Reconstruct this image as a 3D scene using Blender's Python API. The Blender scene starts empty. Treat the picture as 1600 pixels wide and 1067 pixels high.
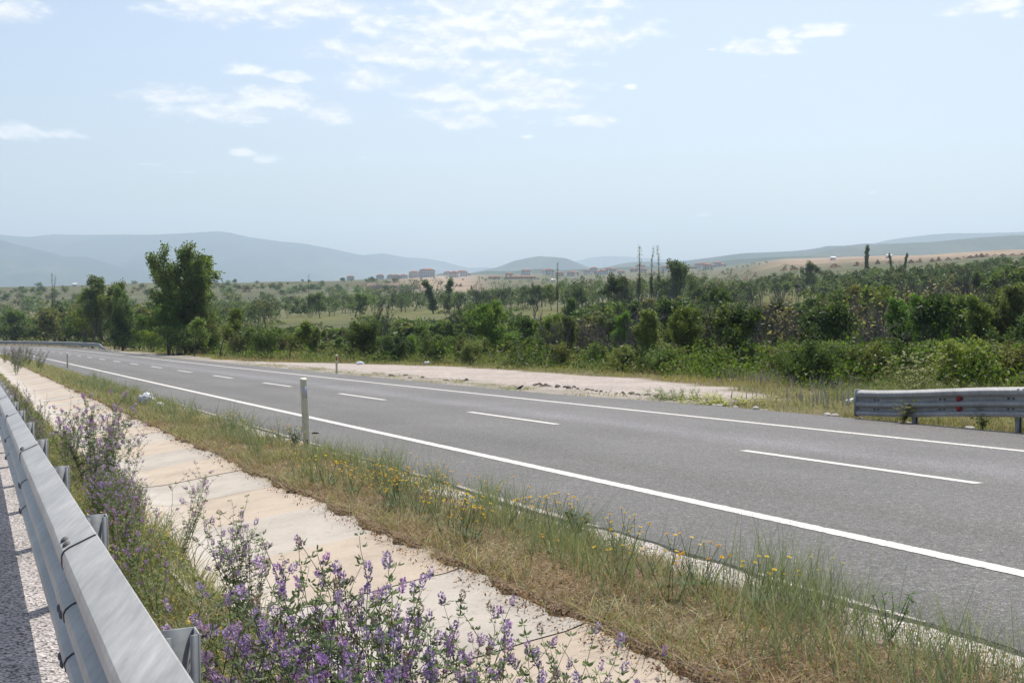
import bpy, bmesh, math, random
import numpy as np
from mathutils import Vector, Matrix

random.seed(7)
rng = np.random.default_rng(7)
scene = bpy.context.scene
COL = scene.collection
R = math.radians

# ------------------------------------------------------------------ camera, light, exposure
CAM_Z = 1.60
FPX = 1723.0                      # focal length in pixels of the 1600 px wide photograph
PITCH = math.atan2(83.5, FPX)
cam_d = bpy.data.cameras.new('camera')
cam = bpy.data.objects.new('camera', cam_d)
COL.objects.link(cam)
cam.location = (0, 0, CAM_Z)
cam.rotation_euler = (math.pi / 2 - PITCH, 0, 0)
cam_d.sensor_width = 36.0
cam_d.lens = 36.0 * FPX / 1600.0
cam_d.clip_start = 0.05
cam_d.clip_end = 40000
scene.camera = cam

SUN_AZ, SUN_EL = R(14), R(62)     # azimuth to the right of the view direction
SKY_STRENGTH = 0.112
SUN_STRENGTH = 4.0
EXPOSURE = 0.41
HAZE = 1.45e-4
vs = scene.view_settings
vs.view_transform = 'Standard'
vs.look = 'None'
vs.exposure = EXPOSURE
vs.gamma = 1.0
vs.use_curve_mapping = False
scene.cycles.max_bounces = 6
scene.cycles.diffuse_bounces = 3
scene.cycles.transparent_max_bounces = 4
scene.cycles.volume_bounces = 1
scene.cycles.use_denoising = True

sun_d = bpy.data.lights.new('sun', 'SUN')
sun_d.energy = SUN_STRENGTH
sun_d.angle = R(0.5)
sun_d.color = (1.0, 0.95, 0.87)
sun = bpy.data.objects.new('sun', sun_d)
COL.objects.link(sun)
sv = Vector((math.sin(SUN_AZ) * math.cos(SUN_EL), math.cos(SUN_AZ) * math.cos(SUN_EL), math.sin(SUN_EL)))
sun.rotation_euler = sv.to_track_quat('Z', 'Y').to_euler()
sun.location = (0, 0, 50)


def px_dir(x, y):
    """direction in the world of a pixel of the photograph"""
    a, b = (x - 800) / FPX, (533.5 - y) / FPX
    c, s = math.cos(PITCH), math.sin(PITCH)
    v = Vector((a, c + b * s, -s + b * c))
    return v.normalized()


# world: physical sky with cumulus drawn in from their azimuth and elevation
world = bpy.data.worlds.new('World')
scene.world = world
world.use_nodes = True
wn, wl = world.node_tree.nodes, world.node_tree.links
wn.clear()


def wnode(t, **kw):
    n = wn.new(t)
    for k, v in kw.items():
        setattr(n, k, v)
    return n


def wmath(op, a, b=None, c=None, clamp=False):
    n = wnode('ShaderNodeMath', operation=op, use_clamp=clamp)
    for i, v in enumerate((a, b, c)):
        if v is None:
            continue
        if isinstance(v, (int, float)):
            n.inputs[i].default_value = v
        else:
            wl.new(v, n.inputs[i])
    return n.outputs[0]


def wvec(op, a, b=None):
    n = wnode('ShaderNodeVectorMath', operation=op)
    for i, v in enumerate((a, b)):
        if v is None:
            continue
        if isinstance(v, tuple):
            n.inputs[i].default_value = v
        else:
            wl.new(v, n.inputs[i])
    return n.outputs['Value'] if op == 'LENGTH' else n.outputs[0]


sky = wnode('ShaderNodeTexSky', sky_type='NISHITA')
sky.sun_disc = False
sky.sun_elevation = SUN_EL
sky.sun_rotation = SUN_AZ
sky.air_density = 1.0
sky.dust_density = 2.8
sky.ozone_density = 1.0
tc = wnode('ShaderNodeTexCoord')
sep = wnode('ShaderNodeSeparateXYZ')
wl.new(tc.outputs['Generated'], sep.inputs[0])
az = wmath('ARCTAN2', sep.outputs['X'], sep.outputs['Y'])
el = wmath('ARCSINE', sep.outputs['Z'])
cmb = wnode('ShaderNodeCombineXYZ')
wl.new(az, cmb.inputs[0])
wl.new(el, cmb.inputs[1])
P = cmb.outputs[0]
# (x, y, half width, height above base line, depth below base line, strength) in photo pixels
CLOUDS = [
    (20, 20, 40, 18, 12, 1.0), (345, 12, 110, 22, 20, 1.0), (470, 8, 95, 30, 24, 1.0),
    (800, 8, 190, 26, 14, .9), (700, 45, 150, 24, 22, .9), (830, 52, 150, 36, 30, 1.05), (620, 80, 130, 16, 18, .9),
    (935, 55, 45, 18, 14, 1.0), (760, 100, 170, 14, 26, .7), (570, 125, 60, 22, 20, .8), (640, 60, 90, 30, 24, .7),
    (820, 135, 110, 26, 22, .9), (700, 150, 85, 18, 14, .85), (860, 160, 80, 20, 16, .9), (735, 190, 90, 16, 14, .85),
    (740, 170, 110, 16, 16, .7), (920, 190, 48, 9, 9, 1.0),
    (285, 152, 90, 15, 10, 1.0), (430, 158, 78, 20, 16, 1.0), (350, 178, 100, 18, 13, 1.0), (512, 178, 44, 12, 12, 1.0),
    (385, 112, 34, 11, 8, .9), (450, 120, 66, 9, 8, .85),
    (50, 208, 66, 12, 10, .95), (385, 240, 22, 8, 8, .8), (412, 248, 24, 7, 7, .85),
    (1170, 76, 44, 12, 9, 1.0), (1222, 78, 32, 13, 9, 1.0), (1215, 55, 20, 12, 8, .8), (1285, 50, 36, 10, 9, .95),
    (1540, 10, 48, 20, 12, 1.0), (1582, 25, 26, 10, 10, .85), (1112, 78, 12, 5, 5, .8), (985, 137, 14, 6, 6, .8),
    (1365, 301, 14, 5, 5, .5), (1090, 336, 60, 9, 9, .28), (1430, 352, 60, 10, 8, .28), (1190, 119, 10, 4, 4, .55),
    (570, 247, 20, 4, 4, .4), (290, 269, 40, 4, 4, .35), (825, 214, 12, 4, 4, .6), (225, 257, 40, 5, 5, .3)]
acc = None
for (cx, cy, rw, ru, rd, st) in CLOUDS:
    v = px_dir(cx, cy)
    a0, e0 = math.atan2(v.x, v.y), math.asin(v.z)
    k = FPX * 0.96
    d = wvec('SUBTRACT', P, (a0, e0, 0))
    m = wvec('MAXIMUM', wvec('MULTIPLY', d, (k / rw, k / ru, 0)), wvec('MULTIPLY', d, (-k / rw, -k / rd, 0)))
    q = wmath('MULTIPLY_ADD', wvec('LENGTH', m), -0.9, st * 1.02)
    acc = q if acc is None else wmath('MAXIMUM', acc, q)
wmap = wnode('ShaderNodeMapping')
wmap.inputs['Scale'].default_value = (1.0, 2.1, 1.0)
wl.new(P, wmap.inputs[0])


def wnoise(scale, detail, rough, off=(0, 0, 0)):
    n = wnode('ShaderNodeTexNoise')
    n.inputs['Scale'].default_value = scale
    n.inputs['Detail'].default_value = detail
    n.inputs['Roughness'].default_value = rough
    wl.new(wvec('ADD', wmap.outputs[0], off), n.inputs['Vector'])
    return n.outputs['Fac']


n1 = wnoise(27, 10, 0.60)
n1b = wnoise(27, 10, 0.60, (0.0, -0.012, 0))
dens = wmath('ADD', acc, wmath('MULTIPLY_ADD', n1, 2.6, -1.19))
dens_up = wmath('ADD', acc, wmath('MULTIPLY_ADD', n1b, 2.6, -1.19))
mr = wnode('ShaderNodeMapRange', interpolation_type='SMOOTHSTEP')
mr.inputs['From Min'].default_value = 0.0
mr.inputs['From Max'].default_value = 0.78
wl.new(dens, mr.inputs['Value'])
cover = wmath('MULTIPLY', mr.outputs[0], 0.9)
# thick parts of a cloud are a little greyer than its sunlit rims
shade = wnode('ShaderNodeMapRange')
shade.inputs['From Min'].default_value = -0.22
shade.inputs['From Max'].default_value = 0.30
wl.new(wmath('SUBTRACT', dens, dens_up), shade.inputs['Value'])
ccol = wnode('ShaderNodeMix', data_type='RGBA')
ccol.inputs['A'].default_value = (5.7, 6.0, 6.4, 1)
ccol.inputs['B'].default_value = (7.7, 7.55, 7.5, 1)
wl.new(shade.outputs[0], ccol.inputs['Factor'])
cmix = wnode('ShaderNodeMix', data_type='RGBA')
wl.new(cover, cmix.inputs['Factor'])
wl.new(sky.outputs[0], cmix.inputs['A'])
wl.new(ccol.outputs['Result'], cmix.inputs['B'])
bg = wnode('ShaderNodeBackground')
bg.inputs['Strength'].default_value = SKY_STRENGTH
wl.new(cmix.outputs['Result'], bg.inputs['Color'])
wout = wnode('ShaderNodeOutputWorld')
wl.new(bg.outputs[0], wout.inputs['Surface'])


# ------------------------------------------------------------------ helpers
def tag(o, label=None, cat=None, group=None, kind=None):
    if label: o['label'] = label
    if cat: o['category'] = cat
    if group: o['group'] = group
    if kind: o['kind'] = kind
    return o


def empty(name, loc, rz=0.0, **kw):
    o = bpy.data.objects.new(name, None)
    o.location = loc
    o.rotation_euler = (0, 0, rz)
    o.empty_display_size = 0.2
    COL.objects.link(o)
    return tag(o, **kw)


def link(name, me, parent=None, loc=None, rz=0.0):
    o = bpy.data.objects.new(name, me)
    COL.objects.link(o)
    if parent is not None: o.parent = parent
    if loc is not None: o.location = loc
    if rz: o.rotation_euler = (0, 0, rz)
    return o


def dup(root, loc=None, rot=None, scale=None):
    r = root.copy()
    COL.objects.link(r)
    for ch in root.children:
        c = ch.copy(); COL.objects.link(c); c.parent = r
        for g in ch.children:
            d = g.copy(); COL.objects.link(d); d.parent = c
    if loc is not None: r.location = loc
    if rot is not None: r.rotation_euler = rot
    if scale is not None: r.scale = scale
    return r


class MB:
    """collects pieces and becomes one mesh"""
    def __init__(self):
        self.v, self.f, self.m, self.c, self.n = [], [], [], [], 0

    def add(self, verts, faces, mat=0, col=None):
        verts = np.asarray(verts, float).reshape(-1, 3)
        self.v.append(verts)
        faces = np.asarray(faces, int)
        self.f.append(faces + self.n)
        self.m.append(np.full(len(faces), mat, int) if np.isscalar(mat) else np.asarray(mat, int))
        if col is None: col = np.ones((len(verts), 3)) * .5
        col = np.asarray(col, float)
        if col.ndim == 1: col = np.tile(col, (len(verts), 1))
        self.c.append(col)
        self.n += len(verts)

    def box(self, c, s, rz=0.0, mat=0, col=None, M=None):
        x, y, z = np.array(s) / 2
        v = np.array([[a, b, d] for d in (-z, z) for a, b in ((-x, -y), (x, -y), (x, y), (-x, y))])
        if rz:
            cs, sn = math.cos(rz), math.sin(rz)
            v = np.stack([v[:, 0] * cs - v[:, 1] * sn, v[:, 0] * sn + v[:, 1] * cs, v[:, 2]], 1)
        v = v + np.array(c)
        if M is not None: v = (np.array(M)[:3, :3] @ v.T).T + np.array(M)[:3, 3]
        self.add(v, [(0, 3, 2, 1), (4, 5, 6, 7), (0, 1, 5, 4), (1, 2, 6, 5), (2, 3, 7, 6), (3, 0, 4, 7)], mat, col)

    def tube(self, pts, rad, n=6, mat=0, col=None, cap=True):
        pts = np.asarray(pts, float)
        k = len(pts)
        rad = np.broadcast_to(np.asarray(rad, float), (k,))
        t = np.gradient(pts, axis=0)
        t /= np.linalg.norm(t, axis=1, keepdims=True) + 1e-9
        ref = np.array([0, 0, 1.0]) if abs(t[0][2]) < .9 else np.array([1.0, 0, 0])
        a = np.cross(t, ref); a /= np.linalg.norm(a, axis=1, keepdims=True) + 1e-9
        b = np.cross(t, a)
        th = np.arange(n) / n * 2 * math.pi
        V = pts[:, None, :] + rad[:, None, None] * (np.cos(th)[None, :, None] * a[:, None, :] + np.sin(th)[None, :, None] * b[:, None, :])
        V = V.reshape(-1, 3)
        F = []
        for i in range(k - 1):
            for j in range(n):
                F.append((i * n + j, (i + 1) * n + j, (i + 1) * n + (j + 1) % n, i * n + (j + 1) % n))
        if cap and n == 4:
            F.append((0, 1, 2, 3)); F.append(((k - 1) * n + 3, (k - 1) * n + 2, (k - 1) * n + 1, (k - 1) * n))
        elif cap and n == 6:
            for o, s in ((0, 1), ((k - 1) * n, -1)):
                q = [o + i for i in range(6)][::s]
                F.append((q[0], q[1], q[2], q[3])); F.append((q[0], q[3], q[4], q[5]))
        elif cap:
            V = np.concatenate([V, pts[:1], pts[-1:]])
            for j in range(0, n, 2):
                F.append((k * n, j, (j + 1) % n, (j + 2) % n)); o = (k - 1) * n
                F.append((k * n + 1, o + (j + 2) % n, o + (j + 1) % n, o + j))
        self.add(V, F, mat, col)

    def mesh(self, name, mats, smooth=False):
        V = np.concatenate(self.v); F = np.concatenate(self.f); Mi = np.concatenate(self.m); C = np.concatenate(self.c)
        me = bpy.data.meshes.new(name)
        me.vertices.add(len(V))
        me.vertices.foreach_set('co', V.astype(np.float32).ravel())
        nf, k = F.shape
        me.loops.add(nf * k)
        me.loops.foreach_set('vertex_index', F.astype(np.int32).ravel())
        me.polygons.add(nf)
        me.polygons.foreach_set('loop_start', (np.arange(nf) * k).astype(np.int32))
        me.polygons.foreach_set('loop_total', np.full(nf, k, np.int32))
        for m in mats: me.materials.append(m)
        me.polygons.foreach_set('material_index', Mi.astype(np.int32))
        me.update(calc_edges=True)
        at = me.color_attributes.new('Col', 'FLOAT_COLOR', 'POINT')
        at.data.foreach_set('color', np.concatenate([C, np.ones((len(C), 1))], 1).astype(np.float32).ravel())
        if smooth: me.polygons.foreach_set('use_smooth', np.ones(nf, bool))
        me.validate()
        return me

    def build(self, name, mats, parent=None, smooth=False, loc=None):
        if not isinstance(mats, (list, tuple)): mats = [mats]
        return link(name, self.mesh(name, mats, smooth), parent, loc)


def grid_faces(nr, nc):
    i = np.arange((nr - 1) * (nc - 1))
    r, c = i // (nc - 1), i % (nc - 1)
    a = r * nc + c
    return np.stack([a, a + 1, a + nc + 1, a + nc], 1)


def sstep(a, b, x):
    t = np.clip((np.asarray(x, float) - a) / (b - a), 0, 1)
    return t * t * (3 - 2 * t)


_lat = np.random.default_rng(3).random((64, 64))


def vnoise(x, y, sc=1.0, octv=3):
    """value noise 0..1, vectorised"""
    x = np.asarray(x, float) / sc; y = np.asarray(y, float) / sc
    tot = 0; amp = 1.0; s = 0
    for _ in range(octv):
        xi = np.floor(x).astype(int); yi = np.floor(y).astype(int)
        fx = x - xi; fy = y - yi
        fx = fx * fx * (3 - 2 * fx); fy = fy * fy * (3 - 2 * fy)
        a = _lat[xi % 64, yi % 64]; b = _lat[(xi + 1) % 64, yi % 64]
        c = _lat[xi % 64, (yi + 1) % 64]; d = _lat[(xi + 1) % 64, (yi + 1) % 64]
        tot = tot + amp * ((a * (1 - fx) + b * fx) * (1 - fy) + (c * (1 - fx) + d * fx) * fy)
        s += amp; amp *= .5; x = x * 2.03 + 17.3; y = y * 2.03 + 9.1
    return tot / s


# ------------------------------------------------------------------ materials
class Mat:
    def __init__(self, name):
        self.m = bpy.data.materials.new(name)
        self.m.use_nodes = True
        self.n, self.l = self.m.node_tree.nodes, self.m.node_tree.links
        self.bsdf = self.n['Principled BSDF']
        self.out = self.n['Material Output']
        self.co = None

    def node(self, t, **kw):
        n = self.n.new(t)
        for k, v in kw.items(): setattr(n, k, v)
        return n

    def set(self, n, k, v):
        s = n.inputs[k]
        if hasattr(v, 'is_output'): self.l.new(v, s)
        elif isinstance(v, tuple) and len(v) == 3 and s.type == 'RGBA': s.default_value = (*v, 1)
        else: s.default_value = v

    def coord(self):
        if self.co is None: self.co = self.node('ShaderNodeTexCoord')
        return self.co.outputs['Object']

    def noise(self, scale, detail=4, rough=.55, vec=None, stretch=None, out='Fac'):
        n = self.node('ShaderNodeTexNoise')
        self.set(n, 'Scale', scale); self.set(n, 'Detail', detail); self.set(n, 'Roughness', rough)
        v = vec or self.coord()
        if stretch:
            mp = self.node('ShaderNodeMapping')
            mp.inputs['Scale'].default_value = stretch
            self.l.new(v, mp.inputs[0]); v = mp.outputs[0]
        self.l.new(v, n.inputs['Vector'])
        return n.outputs[out]

    def ramp(self, fac, stops, interp='LINEAR'):
        n = self.node('ShaderNodeValToRGB')
        n.color_ramp.interpolation = interp
        e = n.color_ramp.elements
        while len(e) < len(stops): e.new(.5)
        for q, (p, c) in zip(e, stops):
            q.position = p
            q.color = (c, c, c, 1) if isinstance(c, (int, float)) else (*c, 1)
        self.l.new(fac, n.inputs[0])
        return n.outputs[0]

    def mix(self, fac, a, b, mode='MIX'):
        n = self.node('ShaderNodeMix', data_type='RGBA', blend_type=mode)
        for k, v in (('Factor', fac), ('A', a), ('B', b)):
            self.set(n, k, v)
        return n.outputs['Result']

    def math(self, op, a, b=0.0, clamp=False):
        n = self.node('ShaderNodeMath', operation=op, use_clamp=clamp)
        for i, v in enumerate((a, b)):
            if hasattr(v, 'is_output'): self.l.new(v, n.inputs[i])
            else: n.inputs[i].default_value = v
        return n.outputs[0]

    def attr(self, name='Col', out='Color'):
        n = self.node('ShaderNodeAttribute', attribute_name=name)
        return n.outputs[out]

    def bump(self, h, strength=.3, dist=.02):
        n = self.node('ShaderNodeBump')
        self.set(n, 'Strength', strength); self.set(n, 'Distance', dist)
        self.l.new(h, n.inputs['Height'])
        self.l.new(n.outputs[0], self.bsdf.inputs['Normal'])

    def base(self, c, rough=.8, metal=0.0, spec=.3):
        self.set(self.bsdf, 'Base Color', c)
        self.set(self.bsdf, 'Roughness', rough)
        self.set(self.bsdf, 'Metallic', metal)
        self.set(self.bsdf, 'Specular IOR Level', spec)
        return self


def simple(name, col, rough=.7, metal=0.0, var=.18, scale=6, spec=.3):
    M = Mat(name)
    c2 = tuple(x * (1 - var) for x in col); c1 = tuple(min(1, x * (1 + var * .6)) for x in col)
    M.base(M.ramp(M.noise(scale, 5, .6), [(.3, c2), (.7, c1)]), rough, metal, spec)
    return M.m


def leafy(name, trans=.35, var=.25, tint=(1, 1, 1)):
    """foliage: colour from the mesh (kind of leaf), each copy of a plant a little different"""
    M = Mat(name)
    c = M.attr()
    oi = M.node('ShaderNodeObjectInfo')
    hsv = M.node('ShaderNodeHueSaturation')
    M.l.new(c, hsv.inputs['Color'])
    M.l.new(M.math('MULTIPLY_ADD', oi.outputs['Random'], .05) if False else M.math('ADD', M.math('MULTIPLY', oi.outputs['Random'], .045), .4775), hsv.inputs['Hue'])
    r2 = M.math('FRACT', M.math('MULTIPLY', oi.outputs['Random'], 7.31))
    M.l.new(M.math('ADD', M.math('MULTIPLY', r2, var * 2), 1 - var), hsv.inputs['Value'])
    r3 = M.math('FRACT', M.math('MULTIPLY', oi.outputs['Random'], 13.7))
    M.l.new(M.math('ADD', M.math('MULTIPLY', r3, .3), .82), hsv.inputs['Saturation'])
    col = M.mix(1.0, hsv.outputs[0], (*tint, 1), 'MULTIPLY')
    M.base(col, .6, 0, .25)
    tr = M.node('ShaderNodeBsdfTranslucent')
    bright = M.mix(1.0, col, (1.5, 1.6, .9, 1), 'MULTIPLY')
    M.l.new(bright, tr.inputs['Color'])
    ms = M.node('ShaderNodeMixShader')
    ms.inputs[0].default_value = trans
    M.l.new(M.bsdf.outputs[0], ms.inputs[1]); M.l.new(tr.outputs[0], ms.inputs[2])
    M.l.new(ms.outputs[0], M.out.inputs['Surface'])
    return M.m


m_leaf = leafy('leaf')
m_grass = leafy('grass_blade', .3, 0)
m_bark = simple('bark', (.10, .085, .07), .9, 0, .35, 5)
m_deadwood = simple('dead_wood', (.105, .098, .092), .9, 0, .3, 5)
m_stem = leafy('plant_stem', .15, .1)
m_petal = leafy('petal', .4, .12)

# asphalt
M = Mat('asphalt')
big = M.noise(.35, 4, .6)
agg = M.node('ShaderNodeTexVoronoi'); M.set(agg, 'Scale', 120.0); M.l.new(M.coord(), agg.inputs['Vector'])
agg2 = M.node('ShaderNodeTexVoronoi'); M.set(agg2, 'Scale', 38.0); M.l.new(M.coord(), agg2.inputs['Vector'])
sepc = M.node('ShaderNodeSeparateColor'); M.l.new(agg.outputs['Color'], sepc.inputs[0])
sepc2 = M.node('ShaderNodeSeparateColor'); M.l.new(agg2.outputs['Color'], sepc2.inputs[0])
stone = M.ramp(sepc.outputs[0], [(.0, (.062, .061, .060)), (.5, (.110, .107, .102)), (.86, (.158, .153, .146)), (.93, (.235, .228, .217))], 'LINEAR')
stone2 = M.ramp(sepc2.outputs[0], [(0, .72), (.55, 1.0), (.94, 1.08), (.97, 1.5)])
c = M.mix(1.0, stone, stone2, 'MULTIPLY')
c = M.mix(1.0, c, M.ramp(big, [(.3, .86), (.7, 1.12)]), 'MULTIPLY')
worn = M.attr('Col')
c = M.mix(1.0, c, worn, 'MULTIPLY')
M.base(c, .72, 0, .35)
hh = M.math('ADD', agg.outputs['Distance'], M.math('MULTIPLY', M.noise(55, 3, .6), .5))
M.bump(hh, .55, .012)
m_asphalt = M.m

# road paint, a little worn
M = Mat('road_paint')
wear = M.noise(26, 6, .7)
c = M.ramp(wear, [(.37, (.25, .245, .235)), (.43, (.54, .52, .485)), (.6, (.62, .60, .555)), (1, (.66, .64, .59))])
M.base(c, .7, 0, .3); M.bump(M.noise(70, 3), .3, .006)
m_paint = M.m


def gravel(name, base, contrast=.5, scale=45):
    M = Mat(name)
    v = M.node('ShaderNodeTexVoronoi'); M.set(v, 'Scale', float(scale)); M.l.new(M.coord(), v.inputs['Vector'])
    s = M.node('ShaderNodeSeparateColor'); M.l.new(v.outputs['Color'], s.inputs[0])
    k = M.ramp(s.outputs[0], [(0, 1 - contrast), (.5, 1), (1, 1 + contrast * .55)])
    c = M.mix(1.0, (*base, 1), k, 'MULTIPLY')
    c = M.mix(1.0, c, M.ramp(M.noise(.9, 5, .6), [(.3, .82), (.7, 1.1)]), 'MULTIPLY')
    M.base(c, .9, 0, .2)
    M.bump(v.outputs['Distance'], .8, .02)
    return M


m_gravel = gravel('pale_gravel', (.46, .41, .375), .6, 60).m
m_chip = gravel('chip_seal', (.47, .43, .41), .85, 75).m

# soil under the verge weeds, with pale gravel at the pavement edge; colour mask in the mesh
M = Mat('verge_soil')
v = M.node('ShaderNodeTexVoronoi'); M.set(v, 'Scale', 55.0); M.l.new(M.coord(), v.inputs['Vector'])
s_ = M.node('ShaderNodeSeparateColor'); M.l.new(v.outputs['Color'], s_.inputs[0])
k = M.ramp(s_.outputs[0], [(0, .5), (.5, 1), (1, 1.35)])
c = M.mix(1.0, M.attr('Col'), k, 'MULTIPLY')
c = M.mix(1.0, c, M.ramp(M.noise(3.0, 6, .65), [(.3, .75), (.7, 1.15)]), 'MULTIPLY')
M.base(c, .95, 0, .15); M.bump(v.outputs['Distance'], .8, .02)
m_soil = M.m

# concrete ditch slabs: colour of each casting in the mesh, stains and fine cracks in the shader
M = Mat('ditch_concrete')
c = M.attr('Col')
c = M.mix(1.0, c, M.ramp(M.noise(2.2, 7, .65), [(.25, .78), (.55, 1.0), (.8, 1.08)]), 'MULTIPLY')
c = M.mix(1.0, c, M.ramp(M.noise(60, 4, .7), [(.2, .88), (.6, 1.03)]), 'MULTIPLY')
st = M.ramp(M.noise(9, 6, .72, stretch=(1, 1, 3)), [(.58, 1.0), (.70, .62)])
c = M.mix(.6, c, M.mix(1.0, c, st, 'MULTIPLY'))
M.base(c, .9, 0, .2); M.bump(M.noise(80, 4, .7), .35, .01)
m_concrete = M.m

# terrain: dry grass, scrub and bare earth, painted by what grows there
M = Mat('terrain_cover')
c = M.attr('Col')
c = M.mix(1.0, c, M.ramp(M.noise(.06, 7, .68), [(.3, .72), (.7, 1.2)]), 'MULTIPLY')
c = M.mix(1.0, c, M.ramp(M.noise(.9, 5, .7), [(.3, .72), (.7, 1.22)]), 'MULTIPLY')
M.base(c, .95, 0, .1)
m_terrain = M.m

# galvanised steel
M = Mat('galvanised_steel')
st = M.noise(7, 6, .65, stretch=(5, .8, .8))
st2 = M.noise(2.1, 3, .5)
c = M.ramp(st, [(.25, (.25, .248, .238)), (.5, (.345, .338, .322)), (.75, (.455, .447, .427))])
c = M.mix(1.0, c, M.ramp(st2, [(.3, .80), (.7, 1.1)]), 'MULTIPLY')
M.base(c, M.ramp(st, [(.2, .36), (.8, .48)]), .0, .5)
m_steel = M.m
m_steel_dark = simple('weathered_steel', (.25, .265, .275), .55, .2, .25, 14, .4)
m_bolt = simple('bolt_steel', (.10, .10, .105), .7, .2, .2, 30, .4)
m_joint_dirt = simple('seam_dirt', (.035, .035, .04), .9, 0, .2, 30)
m_bed = simple('joint_filler', (.19, .165, .135), .95, 0, .3, 12)
m_cream = simple('cream_plastic', (.58, .55, .41), .5, 0, .15, 9)
m_reflect = simple('silver_reflector', (.50, .53, .57), .3, .25, .06, 60)
m_red = simple('red_reflector', (.30, .025, .03), .3, 0, .12, 40)
m_white = simple('white_paint', (.78, .78, .76), .5, 0, .1, 9)
m_yellow_dot = simple('yellow_mark', (.7, .6, .08), .5, 0, .1, 9)

# ------------------------------------------------------------------ road alignment
TH, K1, K2, H0, G1, GV, BK, D0, BS = (0.45423182, -7.857e-05, 4.1577e-06, 1.546007, -0.04625277, 4.52074e-05,
                                     -0.03074133, 5.78985, 0.00031383)
_S = np.linspace(-80, 420, 5001)
_head = TH + K1 * _S + K2 * _S ** 2 / 2 + np.where(_S > 146, .0042 * (_S - 146), 0)
_ds = _S[1] - _S[0]
_i0 = int(round(80 / _ds))
_X = np.concatenate([[0], np.cumsum(-np.sin((_head[1:] + _head[:-1]) / 2) * _ds)])
_Y = np.concatenate([[0], np.cumsum(np.cos((_head[1:] + _head[:-1]) / 2) * _ds)])
_X += D0 * math.cos(TH) - _X[_i0]
_Y += D0 * math.sin(TH) - _Y[_i0]


def plan(s, d):
    s = np.asarray(s, float); d = np.asarray(d, float)
    h = np.interp(s, _S, _head)
    return np.interp(s, _S, _X) + d * np.cos(h), np.interp(s, _S, _Y) + d * np.sin(h)


def far_edge(s):
    return 8.85 + .80 * sstep(29, 21, s) + .9 * sstep(110, 150, s)


_PD = np.array([-30, -9, -6.2, -5.7, -5.0, -4.78, -4.70, -4.25, -4.1, -3.95, -3.7, -3.4, -3.1, -3.05, -2.4, -1.62, -1.5])
_PZ = np.array([-.18, -.10, -.10, -.09, -.09, -.07, -.04, -.145, -.155, -.137, -.10, -.05, -.01, .03, .02, -.03, -.03])


def corr_z(s, d):
    """height of the road corridor (world z)"""
    s = np.asarray(s, float); d = np.asarray(d, float)
    e = far_edge(s)
    b = BK + BS * s
    dd = np.where(d > e, e, np.maximum(d, -7.0))
    z = -H0 + G1 * s + GV * s * s / 2 + b * dd
    z = z + np.where(d < -1.5, np.interp(d, _PD, _PZ), 0)
    z = z + np.where(d > e, -.05 * sstep(0, .4, d - e) - .012 * (d - e), 0)
    return z + CAM_Z


def to_sd(x, y):
    x = np.atleast_1d(np.asarray(x, float)); y = np.atleast_1d(np.asarray(y, float))
    so = np.empty_like(x); do = np.empty_like(x)
    sub = slice(None, None, 10)
    sx, sy, ss, sh = _X[sub], _Y[sub], _S[sub], _head[sub]
    for i in range(0, len(x), 4000):
        xx, yy = x[i:i + 4000], y[i:i + 4000]
        q = np.argmin((xx[:, None] - sx) ** 2 + (yy[:, None] - sy) ** 2, 1)
        dx, dy = xx - sx[q], yy - sy[q]
        h = sh[q]
        so[i:i + 4000] = ss[q] + (-np.sin(h) * dx + np.cos(h) * dy)
        do[i:i + 4000] = np.cos(h) * dx + np.sin(h) * dy
    return so, do


# the country beyond: height read as the photo row (1600 px frame) at which the ground shows, per column and distance
TX = [-700, -300, 0, 300, 500, 600, 700, 870, 1100, 1250, 1400, 1600, 2000]
TZ = [40, 60, 100, 160, 250, 350, 500, 700, 900, 1300, 2000, 2400]
TY = {-700: [600, 575, 565, 552, 530, 512, 494, 466, 452, 456, 450, 450],
      -300: [600, 575, 565, 550, 528, 510, 492, 464, 451, 455, 450, 450],
      0: [600, 575, 562, 549, 527, 508, 491, 463, 450, 455, 450, 450],
      300: [600, 575, 556, 541, 520, 505, 482, 455, 442, 446, 444, 444],
      500: [600, 575, 556, 532, 502, 493, 479, 455, 441, 441, 440, 440],
      600: [600, 578, 557, 528, 498, 486, 474, 455, 441, 437, 436, 436],
      700: [602, 578, 557, 526, 495, 482, 470, 452, 440, 437, 431, 431],
      870: [605, 582, 555, 520, 487, 478, 466, 450, 441, 437, 427, 427],
      1100: [612, 587, 553, 515, 480, 469, 455, 440, 430, 424, 418, 418],
      1250: [616, 590, 552, 508, 470, 452, 433, 415, 408, 406, 404, 404],
      1400: [619, 592, 550, 500, 458, 434, 418, 407, 400, 401, 400, 400],
      1600: [622, 595, 545, 490, 448, 424, 405, 396, 390, 392, 392, 392],
      2000: [630, 600, 540, 480, 435, 408, 392, 384, 380, 382, 384, 384]}
_TYA = np.array([TY[k] for k in TX], float)
_TXA = np.array(TX, float); _TLZ = np.log(np.array(TZ, float))


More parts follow.
